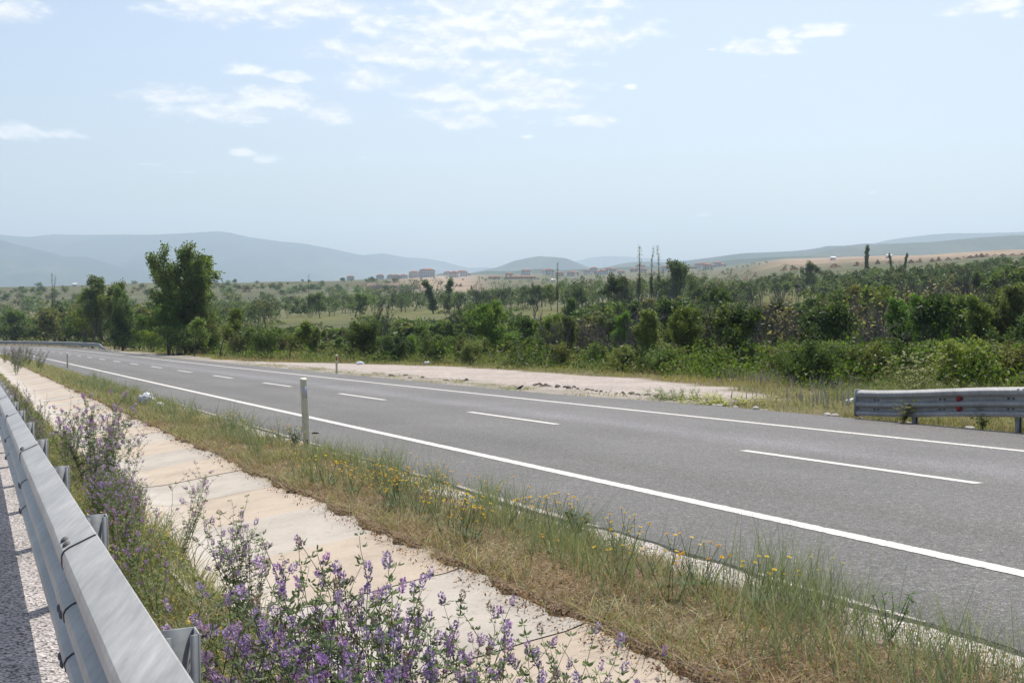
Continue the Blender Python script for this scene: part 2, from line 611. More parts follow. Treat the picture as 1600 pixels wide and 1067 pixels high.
def table_z(x, y):
    yc = np.maximum(y, 5.0)
    u = np.clip(800 + FPX * x / yc, -700, 2000)
    l = np.clip(np.log(yc), _TLZ[0], _TLZ[-1])
    i = np.clip(np.searchsorted(_TXA, u) - 1, 0, len(_TXA) - 2)
    j = np.clip(np.searchsorted(_TLZ, l) - 1, 0, len(_TLZ) - 2)
    fx = (u - _TXA[i]) / (_TXA[i + 1] - _TXA[i]); fz = (l - _TLZ[j]) / (_TLZ[j + 1] - _TLZ[j])
    fx = fx * fx * (3 - 2 * fx)
    row = (_TYA[i, j] * (1 - fx) + _TYA[i + 1, j] * fx) * (1 - fz) + (_TYA[i, j + 1] * (1 - fx) + _TYA[i + 1, j + 1] * fx) * fz
    z = CAM_Z + (450 - row) / FPX * yc
    return z + (vnoise(x, y, 60, 3) - .5) * 2.2 * sstep(120, 400, yc) + (vnoise(x, y, 200, 2) - .5) * 5 * sstep(450, 800, yc) * sstep(1100, 700, yc)


def ground_z(x, y):
    x = np.atleast_1d(np.asarray(x, float)); y = np.atleast_1d(np.asarray(y, float))
    s, d = to_sd(x, y)
    w = sstep(22, 42, d)
    w = np.maximum(w, sstep(-16, -40, d))
    zc = corr_z(np.clip(s, -80, 400), d)
    fall = -1.2 * sstep(22, 40, d)
    return (zc + fall) * (1 - w) + table_z(x, y) * w


def gz(x, y):
    return float(ground_z(x, y)[0])


def at(px, Z):
    """ground point seen in photo column px at depth Z"""
    x = (px - 800) / FPX * Z
    return x, Z, gz(x, Z)


def row_z(py, Z):
    return CAM_Z + (450 - py) / FPX * Z


# terrain: one sheet from under the camera to the far plateau
naz, nr = 330, 250
azs = np.linspace(R(-72), R(72), naz)
rs = np.concatenate([np.linspace(.5, 25, 26), np.geomspace(26, 2600, nr - 26)])
A_, R_ = np.meshgrid(azs, rs)
tx, ty = (R_ * np.sin(A_)).ravel(), (R_ * np.cos(A_)).ravel()
tz = ground_z(tx, ty)
s_t, d_t = to_sd(tx, ty)
tz -= .45 * (1 - sstep(21, 25, d_t)) * (1 - sstep(-15, -19, d_t))
u_t = 800 + FPX * tx / np.maximum(ty, 5)
nz1 = vnoise(tx, ty, 28, 4); nz2 = vnoise(tx + 300, ty, 110, 3)
dry = np.array([.215, .19, .105]); green = np.array([.085, .105, .04]); bare = np.array([.30, .215, .16]); meadow = np.array([.10, .115, .047])
floor_g = np.array([.075, .085, .035])
hillw = sstep(430, 560, ty)[:, None]
tc_ = green * (1 - nz1[:, None]) + dry * nz1[:, None] * .8
tc_ = np.where((nz2 > .52)[:, None], tc_ * .85 + meadow * .15, tc_)
wood = (sstep(30, 50, ty) * sstep(330, 200, ty))[:, None]
tc_ = tc_ * (1 - .7 * wood) + floor_g * .7 * wood
# open meadows between the tree belts
for (ux, Zm, du, dZ) in ((495, 300, 70, 60), (640, 330, 90, 70), (850, 270, 70, 45), (1225, 262, 62, 42), (1010, 280, 60, 30), (930, 300, 60, 30)):
    w = np.exp(-(((u_t - ux) / du) ** 2 + ((ty - Zm) / dZ) ** 2) ** 2)[:, None]
    tc_ = tc_ * (1 - w) + (meadow * (.9 + .5 * (nz1[:, None] - .5)) + np.array([.03, .02, 0])) * w
hillc = np.array([.108, .112, .058]) * (.8 + .5 * (vnoise(tx, ty, 35, 4)[:, None] - .3))
tc_ = tc_ * (1 - hillw) + hillc * hillw
pl = (sstep(590, 660, u_t) * sstep(600, 760, ty + 60 * (nz1 - .5)))[:, None] * .9
earth = np.array([.30, .225, .165]) * (.75 + .6 * nz1[:, None])
pl = pl * (.12 + .88 * np.maximum(sstep(1150, 1260, u_t), sstep(560, 600, u_t) * sstep(780, 720, u_t)))[:, None]
tc_ = tc_ * (1 - pl) + earth * pl
trk = np.exp(-((d_t * 0 + (u_t - 40) / 130) ** 2) - ((ty - 520) / 9) ** 2)[:, None]
tc_ = tc_ * (1 - trk) + np.array([.42, .33, .22]) * trk
mb = MB()
mb.add(np.stack([tx, ty, tz], 1), grid_faces(len(rs), naz), 0, tc_)
tag(mb.build('terrain', m_terrain, smooth=True), kind='structure')
ZMIN = float(tz.min())


def strip(name, mat, s, dcols, lift=0.0, col=None, zfun=None, kind='structure'):
    """a sheet that follows the road: dcols is a list of offsets or functions of s"""
    s = np.asarray(s, float)
    D = np.stack([np.broadcast_to(np.asarray(c(s) if callable(c) else c, float), s.shape) for c in dcols], 1)
    S = np.repeat(s[:, None], D.shape[1], 1)
    x, y = plan(S.ravel(), D.ravel())
    z = (zfun or corr_z)(S.ravel(), D.ravel()) + lift
    m = MB()
    m.add(np.stack([x, y, z], 1), grid_faces(len(s), D.shape[1])[:, ::-1], 0, None if col is None else col(S.ravel(), D.ravel()))
    o = m.build(name, mat, smooth=True)
    return tag(o, kind=kind) if kind else o


s_fine = np.concatenate([np.arange(-60, -4, 2.0), np.arange(-4, 40, .25), np.arange(40, 330, 2.0)])


def near_edge(s):
    s = np.asarray(s, float)
    return -1.50 + .16 * (vnoise(s, s * 0 + 4.2, .7, 3) - .5)


def asphalt_col(S, D):
    # tyre-polished and patched lanes: the outer lane was paved a touch lighter and bluer
    w = np.exp(-((D - 4.55) / .55) ** 2) * .30 + .16 * sstep(4.0, 4.8, D) * sstep(8.2, 6.5, D) + .10 * np.exp(-((D - 2.4) / .4) ** 2) - .10 * np.exp(-((D - 1.1) / .3) ** 2) - .08 * np.exp(-((D - 6.1) / .3) ** 2) + .14 * (vnoise(S * .35, D * 2.2, 1.0, 4) - .5)
    c = np.ones((len(S), 3)) * (1 + w)[:, None]
    c[:, 2] *= 1 + .05 * w / .3
    e = sstep(-.9, -1.4, D)
    return c * (1 - .18 * e)[:, None]


strip('road', m_asphalt, s_fine,
      [near_edge] + list(np.arange(-1.3, 8.7, .25)) + [far_edge], 0.0, asphalt_col)
# the cut edge of the asphalt down to the verge
strip('road_edge', m_asphalt, s_fine, [lambda s: near_edge(s) - .03, near_edge], 0.0, None,
      lambda S, D: corr_z(S, D * 0 - 1.499) - np.where(D < near_edge(S) - .01, .022, .003))
LW = .085
s_line = np.concatenate([np.arange(-60, 1, 2.0), np.arange(1, 24, .03), np.arange(24, 60, .25), np.arange(60, 330, 2.0)])


def ragged(c, k):
    return lambda s: c + .022 * (vnoise(s, s * 0 + k, .05, 3) - .5) * sstep(40, 20, s)


strip('near_edge_line', m_paint, s_line, [ragged(-LW, 1.3), ragged(LW, 5.1)], .004)
strip('far_edge_line', m_paint, s_line, [ragged(7 - LW, 9.7), ragged(7 + LW, 14.2)], .004)
for i in range(-2, 26):
    a = 8.0428 + 9.17153 * i
    tag(strip('lane_dash', m_paint, np.linspace(a, a + 3.88, 12), [3.5 - .075, 3.5 + .075], .004), kind='structure')


# near verge between ditch and pavement
def verge_col(S, D):
    n = vnoise(S * 1.0, D, .5, 4)
    g = sstep(-1.98, -1.66, D + (n - .5) * .45)[:, None]
    soil = np.array([.20, .15, .105]) * (.7 + .6 * n[:, None]) * np.array([1, .93, .85])
    return soil * (1 - g) + np.array([.50, .455, .42]) * g


s_lip = np.concatenate([np.arange(-60, 0, 2.0), np.arange(0, 30, .06), np.arange(30, 60, .25), np.arange(60, 330, 2.0)])
lip = lambda s: -3.06 - .20 * np.maximum(0, vnoise(s, s * 0 + 2.2, .42, 4) - .36) - .05 * vnoise(s, s * 0 + 8.2, .07, 2)
strip('near_verge', m_soil, s_lip, [lambda s: lip(s) - .004, lambda s: lip(s) + .015, -3.02, -2.8, -2.6, -2.4, -2.2, -2.05, -1.9, -1.8, -1.7, -1.6, -1.45], -.006, verge_col,
      lambda S, D: np.where(D < -3.03, np.where(D < lip(S), corr_z(S, D) + .004, corr_z(S, D * 0 - 3.05) + .020), corr_z(S, D)))

# ditch: cast slabs 1.5 m long, alternately grey and sandy
xs_d = np.array([-4.72, -4.6, -4.45, -4.28, -4.15, -4.0, -3.85, -3.65, -3.4, -3.2, -3.075])
mb = MB()
sl = 1.53
for i in range(-6, 150):
    a = 4.70 + sl * i
    sa = np.linspace(a + .003, a + sl - .003, 3)
    S, D = np.meshgrid(sa, xs_d, indexing='ij')
    jit = .004 * math.sin(i * 7.7)
    x, y = plan(S.ravel(), D.ravel())
    z = corr_z(S.ravel(), D.ravel()) + jit + .006
    c = np.array([.425, .385, .335]) if i % 2 == 0 else np.array([.435, .365, .29])
    c = c * (1 + .05 * math.sin(i * 3.1))
    cc = np.tile(c, (x.size, 1))
    lowd = sstep(-3.95, -4.2, D.ravel())[:, None]
    cc = cc * (1 - .5 * lowd) + np.array([.46, .44, .41]) * .5 * lowd
    mb.add(np.stack([x, y, z], 1), grid_faces(3, len(xs_d))[:, ::-1], 0, cc)
tag(mb.build('drainage_ditch', m_concrete, smooth=False), kind='structure')
strip('ditch_bed', m_bed, s_fine, list(xs_d), -.012)

# berm with the near guardrail, and the shoulder of the carriageway the photographer stands on
strip('berm', m_soil, s_fine, [-5.42, -5.3, -5.2, -4.95, -4.8, -4.66], -.004,
      lambda S, D: np.tile(np.array([.17, .14, .085]), (len(S), 1)) * (.7 + .6 * vnoise(S, D, .4, 3)[:, None]))
strip('road_shoulder', m_chip, s_fine, [-16, -12, -9, -8, -7, -6.4, -6, -5.6, -5.40], .002)


# far verge with the gravel lay-by
LB_S = [20, 22, 23.3, 26.1, 29.3, 32.8, 36, 42.4, 49, 57.3, 66.2, 70, 74.2, 85, 101, 125]
LB_D = [10.2, 11.2, 12.8, 14.6, 15.7, 16.6, 17.1, 17.8, 17.9, 17.8, 15.6, 13.5, 11.6, 11.0, 11.7, 11.2]


def layby(S, D):
    n = vnoise(S, D, 2.2, 4) - .5
    back = np.interp(S, LB_S, LB_D)
    m = sstep(.5, -.5, D - back + n * 2.2)
    return m * sstep(19.5, 24, S + n * 7)


def far_col(S, D):
    n = vnoise(S, D, 1.3, 4)[:, None]
    m = layby(S, D)[:, None]
    e = (D - far_edge(S))[:, None]
    grav = np.array([.44, .385, .345]) * (.86 + .28 * n)
    # rougher grey rubble band with a few weeds along the pavement
    rub = sstep(3.0, 1.2, e + (n - .5) * 2.4)
    grav = grav * (1 - rub) + np.array([.335, .30, .255]) * (.75 + .5 * n) * rub
    gr = sstep(.62, .7, vnoise(S + 40, D * 2, 1.6, 3))[:, None] * rub
    grav = grav * (1 - .6 * gr) + np.array([.16, .19, .075]) * .6 * gr
    grass = np.array([.17, .145, .075]) * (.65 + .7 * n)
    c = grav * m + grass * (1 - m)
    lip = sstep(.35, .05, e) * .7
    return c * (1 - lip) + np.array([.44, .40, .36]) * lip


s_far = np.concatenate([np.arange(-60, 0, 2.0), np.arange(0, 130, .5), np.arange(130, 330, 2.0)])
strip('far_verge', m_soil, s_far, [lambda s: far_edge(s) - .03, lambda s: far_edge(s) + .12, lambda s: far_edge(s) + .4] + [
    (lambda k: (lambda s: far_edge(s) + k))(k) for k in np.arange(.8, 13.2, .4)], -.004, far_col,
      lambda S, D: np.where(D > far_edge(S) + 12.6, corr_z(S, D) - .6, corr_z(S, D)))


# ------------------------------------------------------------------ mountains and hills far behind
def ridge(name, Z, prof, col, depth, noise_amp=.06, seed=0, base=-60.0, patch=None):
    """one hill mass: crest line at distance Z, spurs running down towards the viewer, a back slope"""
    xs = np.linspace(prof[0][0], prof[-1][0], 260)
    ys = np.interp(xs, [p[0] for p in prof], [p[1] for p in prof])
    k = np.ones(5) / 5
    ys = np.convolve(np.pad(ys, 2, 'edge'), k, 'valid')
    top = row_z(ys, Z)
    rows = np.concatenate([np.linspace(0, 1, 44), [1.12, 1.35, 1.7]])
    X, Y, Zz = [], [], []
    for r in rows:
        yy = Z - depth * (1 - r)
        xx = (xs - 800) / FPX * Z + (vnoise(xs + seed, np.full_like(xs, r * 40), 60, 2) - .5) * depth * .05
        spur = (vnoise(xs * 1.0 + seed * 13, np.full_like(xs, r * 55 + seed), 34, 4) - .5)
        if r <= 1:
            f = r ** 1.25
            zz = base + (top - base) * f + spur * (top - base) * .55 * f * (1 - f) * 2.0
        else:
            zz = base + (top - base) * max(0, 1 - (r - 1) / .7)
        zz = zz + (vnoise(xs * 9 + seed, np.full_like(xs, r * 300), 30, 2) - .5) * noise_amp * (top - base) * (.35 if r > .97 else 1) * .4
        X.append(xx); Y.append(np.full_like(xx, yy)); Zz.append(zz)
    X, Y, Zz = np.concatenate(X), np.concatenate(Y), np.concatenate(Zz)
    n = vnoise(X + seed * 100, Y * .8, depth * .05 + 40, 4)[:, None]
    n2 = vnoise(X - seed * 70, Y, depth * .16 + 60, 3)[:, None]
    c = np.array(col) * (.72 + .56 * n)
    g = sstep(.56, .68, n2)
    c = c * (1 - .28 * g) + np.array([.15, .15, .08]) * .28 * g
    m = MB()
    m.add(np.stack([X, Y, Zz], 1), grid_faces(len(rows), len(xs)), 0, c)
    return tag(m.build(name, m_terrain, smooth=True), kind='structure')


forest = (.032, .045, .028)
ridge('mountain', 8200, [(-900, 395), (-600, 372), (-350, 380), (-100, 374), (0, 366), (50, 371.5), (80, 366.5), (130, 367.5), (200, 367), (255, 367),
      (300, 364.5), (352, 361.5), (400, 371), (440, 377.5), (480, 380.5), (520, 389), (545, 396), (575, 401), (620, 413), (665, 428), (720, 440)],
      (.042, .055, .036), 2600, seed=1)
ridge('mountain', 8800, [(480, 412), (520, 402), (560, 399.5), (595, 396), (630, 402.5), (665, 404), (700, 410), (735, 419), (762, 417.5), (790, 424), (850, 432), (900, 436)],
      (.045, .058, .04), 1800, seed=2)
ridge('mountain', 6200, [(-800, 330), (-400, 345), (-100, 356), (0, 371.5), (40, 385), (75, 393), (110, 402), (137, 400.5), (160, 409), (182, 417.5), (228, 421), (255, 432), (300, 445), (360, 452)],
      (.036, .048, .032), 2000, seed=3)
ridge('hill', 5600, [(690, 440), (735, 427), (770, 418.5), (800, 408), (822, 404), (846, 400.5), (868, 402), (884, 404), (900, 410), (920, 418), (945, 424), (985, 434)],
      forest, 1100, seed=4)
ridge('mountain', 9400, [(840, 436), (885, 412), (920, 403), (945, 400.5), (975, 401), (1003, 403), (1040, 406), (1100, 408), (1200, 414), (1300, 428)],
      (.07, .085, .06), 1500, seed=5)
ridge('mountain', 7000, [(1280, 420), (1330, 390), (1362, 380), (1380, 375.5), (1403, 373), (1446, 367.8), (1476, 365), (1540, 364.5), (1600, 363), (1700, 358), (1900, 352), (2300, 360)],
      forest, 2000, seed=6)
ridge('hill', 4600, [(850, 440), (905, 427), (935, 420), (965, 413), (985, 410), (1012, 409), (1040, 410.5), (1075, 407.5), (1100, 404), (1142, 397.5), (1165, 395.5), (1201, 394.5), (1242, 392),
      (1284, 387), (1291, 384.7), (1325, 384.4), (1345, 381), (1390, 381), (1428, 380), (1500, 382), (1700, 388)], forest, 1200, seed=7)
ridge('hill', 3700, [(1050, 430), (1095, 413), (1160, 404), (1250, 398), (1330, 386), (1380, 381.5), (1428, 379.5), (1462, 378), (1494, 373.7), (1520, 372), (1552, 370), (1579, 367.7), (1600, 368), (1700, 361), (1900, 352), (2300, 350)],
      (.05, .065, .035), 1000, seed=8)
ridge('hill', 2900, [(520, 446), (560, 440), (600, 434.5), (622, 431.5), (640, 431), (672, 431), (690, 427), (708, 426.8), (722, 429.5), (735, 428), (757, 423.5), (800, 424), (845, 420), (870, 422.5), (905, 421),
      (960, 418), (1000, 417), (1030, 415.5), (1080, 413), (1130, 407), (1180, 403.5), (1260, 400), (1400, 398), (1600, 396)], (.045, .062, .036), 420, seed=9, base=-10)

# the air between: an even haze over the whole country
haze_top = 640.0
mh = MB()
mh.box((0, 5000, (haze_top + ZMIN - 61) / 2), (24000, 11600, haze_top - ZMIN + 61))
M = Mat('haze_air')
M.n.remove(M.bsdf)
pv = M.node('ShaderNodeVolumePrincipled')
pv.inputs['Color'].default_value = (.68, .84, 1.0, 1)
pv.inputs['Density'].default_value = HAZE
pv.inputs['Density Attribute'].default_value = ''
pv.inputs['Anisotropy'].default_value = 0.3
M.l.new(pv.outputs[0], M.out.inputs['Volume'])
M.m.cycles.homogeneous_volume = True
hz = mh.build('haze', M.m)
tag(hz, kind='stuff')


# ------------------------------------------------------------------ guardrails
# thrie-beam section: (height from the bottom edge, how far it stands out towards the traffic)
PROF = [(0, .05), (.010, .085), (.028, .106), (.058, .112), (.075, .104), (.09, .085), (.11, .03), (.125, .02), (.15, .02), (.165, .035), (.19, .095), (.205, .109), (.235, .111),
        (.25, .104), (.265, .085), (.285, .035), (.30, .02), (.33, .02), (.345, .03), (.378, .095), (.393, .109), (.408, .113), (.442, .113), (.456, .106), (.468, .088), (.506, .0)]
PH = np.array([p[0] for p in PROF]); PO = np.array([p[1] for p in PROF])


def beam(m, s, d0, sgn, top, mat=0, extra=0.0, zf=corr_z, twist=None, thick=.004):
    """a corrugated beam; its back lies at offset d0, it bulges towards sgn; top = height of the upper edge over the ground"""
    s = np.asarray(s, float)
    top = np.broadcast_to(np.asarray(top, float), s.shape)
    d0 = np.broadcast_to(np.asarray(d0, float), s.shape)
    V = []
    for side in (0, 1):
        off = PO + extra - side * thick
        S = np.repeat(s[:, None], len(PH), 1)
        D = d0[:, None] + sgn * off[None, :]
        x, y = plan(S.ravel(), D.ravel())
        z = zf(S[:, 0], d0)[:, None] + top[:, None] - .506 + PH[None, :]
        V.append(np.stack([x, y, z.ravel()], 1))
    n = len(PH); k = len(s)
    F = grid_faces(k, n)
    F2 = F[:, ::-1] + k * n
    a, b = np.arange(n - 1), np.arange(n - 1) + 1
    o = k * n
    e0 = np.stack([a, b, b + o, a + o], 1); q = (k - 1) * n
    e1 = np.stack([q + b, q + a, q + a + o, q + b + o], 1)
    i = np.arange(k - 1)
    e2 = np.stack([i * n, (i + 1) * n, (i + 1) * n + o, i * n + o], 1)
    e3 = np.stack([(i + 1) * n + n - 1, i * n + n - 1, i * n + n - 1 + o, (i + 1) * n + n - 1 + o], 1)
    m.add(np.concatenate(V), np.concatenate([F, F2, e0, e1, e2, e3]), mat)


def local_frame(s, d):
    x, y = plan(s, d)
    h = float(np.interp(s, _S, _head))
    return float(x), float(y), h


def post_mesh(h, sunk=.5):
    """a rolled C post, open towards the road direction; x across, y along"""
    m = MB()
    t = .005
    m.box((.045 - t / 2, 0, (h - sunk) / 2), (t, .07, h + sunk))                  # outer flange
    m.box((.0, .035 - t / 2, (h - sunk) / 2), (.09 - 2 * t, t, h + sunk))        # web
    m.box((-.045 + t / 2, 0, (h - sunk) / 2), (t, .07, h + sunk))                 # inner flange
    m.box((.045 - t - .0095, -.035 + t / 2, (h - sunk) / 2), (.018, t, h + sunk))    # lips
    m.box((-.045 + t + .0095, -.035 + t / 2, (h - sunk) / 2), (.018, t, h + sunk))
    return m


def bolt_mesh(long=True):
    m = MB()
    n = 10
    th = np.arange(n) / n * 2 * math.pi
    a, b = (.026, .016) if long else (.016, .016)
    V = []
    for r, h in ((1, 0), (.95, .006), (.6, .011)):
        V += [(a * r * math.cos(t), b * r * math.sin(t), h) for t in th]
    F = [(i * n + j, i * n + (j + 1) % n, (i + 1) * n + (j + 1) % n, (i + 1) * n + j) for i in range(2) for j in range(n)]
    o = 2 * n
    F += [(o, o + j, o + j + 1, o + j + 2) for j in range(1, n - 2, 2)]
    m.add(V, F, 0)
    return m.mesh('bolt', [m_bolt], True)


bolt_me = bolt_mesh()


def guardrail(name, label, d0, sgn, s0, s1, top, posts, seams, bolt_seams, post_d, group=None, zf=corr_z, post_top=-.012):
    """seams: places where one beam ends and the next starts; posts: list of s"""
    x, y, h = local_frame(s0, d0)
    root = empty(name, (x, y, float(zf(s0, d0))), 0, label=label, cat='guardrail')
    bpy.context.view_layer.update()
    inv = root.matrix_world.inverted()

    def topf(s):
        return top(s) if callable(top) else np.full_like(np.asarray(s, float), top)

    edges = [s0] + list(seams) + [s1]
    for i, (a, b) in enumerate(zip(edges[:-1], edges[1:])):
        m = MB()
        ss = np.linspace(a - (.30 if i else 0), b, max(8, int((b - a) / .25)))
        if b - a > 40: ss = np.linspace(a, b, 60)
        # each beam laps .3 m over the one before it, standing proud by a beam thickness at its end
        ex = .0045 * sstep(a + .2, a - .05, ss) if i else 0 * ss
        dd = np.broadcast_to(np.asarray(d0(ss) if callable(d0) else d0, float), ss.shape) + sgn * ex
        beam(m, ss, dd, sgn, topf(ss) + .003 * (ex > .002), zf=zf)
        o = m.build('rail_beam', m_steel, root, smooth=True)
        o.data.set_sharp_from_angle(angle=R(21))
        o.matrix_parent_inverse = inv
        if i and a < 60:
            m = MB()
            sa = np.linspace(a - .3 - .007, a - .3 - .001, 2)
            beam(m, sa, d0 + sgn * .0022, sgn, topf(sa) + .0015, zf=zf)
            o = m.build('seam', m_joint_dirt, root); o.matrix_parent_inverse = inv
    first = None
    for s in posts:
        dp = post_d
        x, y, h = local_frame(s, dp)
        z = float(zf(s, dp))
        key = round(float(topf(np.array([s]))[0]) + post_top, 3)
        if first is None or first[0] != key:
            me = post_mesh(key).mesh('post', [m_steel_dark]); first = (key, me)
        o = link('post', first[1], root, (x, y, z), h if sgn < 0 else h + math.pi)
        o.matrix_parent_inverse = inv
    nb = 0
    for s, rows, double in bolt_seams:
        for hh, out in rows:
            for k in ((-.05, .05) if double else (0,)):
                if nb >= 96: break
                nb += 1
                dd = d0 + sgn * (out + .001)
                x, y, h = local_frame(s + k, dd)
                z = float(zf(s + k, d0)) + float(topf(np.array([s + k]))[0]) - .506 + hh
                o = link('bolt', bolt_me, root)
                nrm = Vector((math.cos(h) * sgn, math.sin(h) * sgn, 0.0))
                if hh > .44: nrm = (nrm + Vector((0, 0, 1.1))).normalized()
                al = Vector((-math.sin(h), math.cos(h), 0))
                oth = nrm.cross(al)
                Mx = Matrix((( al.x, oth.x, nrm.x, x), (al.y, oth.y, nrm.y, y), (al.z, oth.z, nrm.z, z), (0, 0, 0, 1)))
                o.matrix_basis = Mx
                o.matrix_parent_inverse = inv
    return root


posts = [2.66 + 2.0 * i for i in range(-3, 34)]
rows3 = [(.47, .086), (.34, .004), (.155, .004)]
bs = []
for k in range(-1, 5):
    bs.append((4.42 + 4.0 * k - .3 + .11, [(.468, .092), (.222, .112), (.045, .112)], True))
guardrail('guardrail', 'galvanised three-ridged guardrail running close along the left edge beside the purple flowers', -5.417, -1, -4.0, 72.0, .795,
          posts, [4.42 + 4.0 * k for k in range(-2, 6)] + [32.4, 45.0, 58.0], bs, -5.370)


def rtop(s):
    return .57 + .20 * sstep(16.4, 12.2, s)


rr = guardrail('guardrail', 'grey steel guardrail with red reflectors ending beside the far edge of the road at right', 9.78, -1, -2.0, 16.35, rtop,
               [1.0, 4.6, 8.6, 12.75, 15.0], [4.5, 8.5, 12.6],
               [(12.35, [(.315, .022), (.138, .022)], True), (12.85, [(.315, .022), (.138, .022)], True), (12.6, [(.468, .092)], True), (14.3, [(.315, .022), (.138, .022)], True), (15.9, [(.315, .022), (.138, .022)], True)], 9.83, post_top=-.05)
inv = rr.matrix_world.inverted()
# end cap plate, trapezoid reflectors, yellow marks
m = MB()
x, y, h = local_frame(16.39, 9.74)
m.box((x, y, float(corr_z(16.39, 9.78)) + .57 - .255), (.13, .05, .53), h)
o = m.build('end_cap', m_steel_dark, rr); o.matrix_parent_inverse = inv
for hh in (.318, .138):
    m = MB()
    V = []
    for ds, dz in ((-.10, .062), (-.0, .026), (-.0, -.026), (-.10, -.062)):
        for k in (.035, .06):
            px_, py_, h = local_frame(13.85 - ds, 9.78 - k - .004)
            V.append((px_, py_, float(corr_z(13.85 - ds, 9.78)) + float(rtop(13.85)) - .506 + hh + dz))
    m.add(V, [(1, 3, 5, 7), (6, 4, 2, 0), (0, 2, 3, 1), (2, 4, 5, 3), (4, 6, 7, 5), (6, 0, 1, 7)], 0)
    o = m.build('reflector', m_red, rr); o.matrix_parent_inverse = inv
    m = MB()
    x, y, h = local_frame(14.95, 9.78 - .03)
    m.box((x, y, float(corr_z(14.95, 9.78)) + float(rtop(14.95)) - .506 + hh - .01), (.012, .07, .03), h)
    o = m.build('yellow_mark', m_yellow_dot, rr); o.matrix_parent_inverse = inv


def ltop(s):
    return .80 - .62 * sstep(151, 143.6, np.asarray(s, float)) ** 1.4


guardrail('guardrail', 'distant steel guardrail on the outside of the bend whose end slopes down into the ground', 10.05, -1, 143.6, 330.0, ltop,
          list(np.arange(146, 300, 4.0)), [163, 200, 260], [], 10.12, post_top=-.05)
m = MB()
x, y, h = local_frame(143.4, 10.0)


# ------------------------------------------------------------------ delineator posts
def delineator_mesh(hgt):
    """trapezoid plastic post with rounded edges and a sloping top"""
    m = MB()
    w, t = .050, .042
    outl = [(-w, t * .3), (-w * .8, -t * .55), (-w * .3, -t), (w * .3, -t), (w * .8, -t * .55), (w, t * .3), (w * .55, t), (-w * .55, t)]
    V = []
    for z, k in ((-.35, 1.0), (0, 1.0), (.35 * hgt, .99), (.7 * hgt, .97), (hgt - .006, .955), (hgt, .93)):
        for a, b in outl:
            zz = z + (.012 * b / t if z > hgt - .1 else 0)
            V.append((a * k, b * k, zz))
    n = len(outl)
    F = [(i * n + j, i * n + (j + 1) % n, (i + 1) * n + (j + 1) % n, (i + 1) * n + j) for i in range(5) for j in range(n)]
    o = 5 * n
    F += [(o, o + 1, o + 2, o + 3), (o, o + 3, o + 4, o + 7), (o + 4, o + 5, o + 6, o + 7)]
    m.add(V, F, 0)
    return m.mesh('post_body', [m_cream], False)


def delineator(s, d, hgt, label, refl, face, tilt=(0, 0), sunk=0.0):
    x, y, h = local_frame(s, d)
    z = float(corr_z(s, d)) - sunk
    root = empty('delineator_post', (x, y, z), face, label=label, cat='roadside post')
    root.rotation_euler = (tilt[0], tilt[1], face)
    o = link('post_body', delineator_mesh(hgt), root)
    m = MB()
    if refl == 'silver':
        m.box((0, -.0425, hgt * .815), (.06, .006, .155))
        m.build('reflector', m_reflect, root)
    else:
        m.box((0, -.0420, hgt * .80), (.064, .006, .17))
        m.build('reflector', m_red, root)
    m = MB()
    m.box((0, -.0432, .05), (.028, .004, .16)); m.build('dirt_patch', m_joint_dirt, root) if hgt > .93 and refl == 'silver' and s < 20 else None
    return root


delineator(14.75, -1.72, .965, 'cream plastic delineator post with silver reflector, tall in the near weeds beside the road', 'silver', R(20), (0, R(-2.6)))
delineator(67.8, -.98, .84, 'small grey delineator post on the near edge of the road towards the bend', 'silver', R(20), (0, 0))
delineator(48.5, 9.0, .86, 'white delineator post with red reflector standing at the corner of the gravel patch', 'red', R(12))
delineator(104.3, 11.2, .90, 'white delineator post with red reflector below the tallest poplar group at left', 'red', R(18))

# red and white hazard marker at the end of the distant rail
x, y = at(171.5, 137.5)[:2]
z = gz(x, y)
root = empty('hazard_marker', (x, y, z), R(20), label='red and white striped hazard marker at the end of the distant guardrail', cat='road sign')
m = MB(); m.tube([(0, .03, -.3), (0, .03, 1.95)], .03, 6); m.build('pole', m_steel_dark, root)
m = MB()
hb = 1.05
for i in range(6):
    z0 = .95 + i * .18
    for a, b, mt in ((0, .5, 0), (.5, 1, 1)):
        V = []
        for yy in (-.012, .012):
            for xx, sl in ((-.14, 0), (.14, .12)):
                for t in (a, b):
                    V.append((xx, yy, z0 + .18 * t * 1.0 + sl - .06))
        m.add(V, [(0, 2, 3, 1), (4, 5, 7, 6), (0, 1, 5, 4), (2, 6, 7, 3), (0, 4, 6, 2), (1, 3, 7, 5)], mt)
m.build('striped_panel', [m_white, m_red], root)


# ------------------------------------------------------------------ trees: branching skeletons carrying leaves
def unit(v):
    return v / (np.linalg.norm(v) + 1e-9)


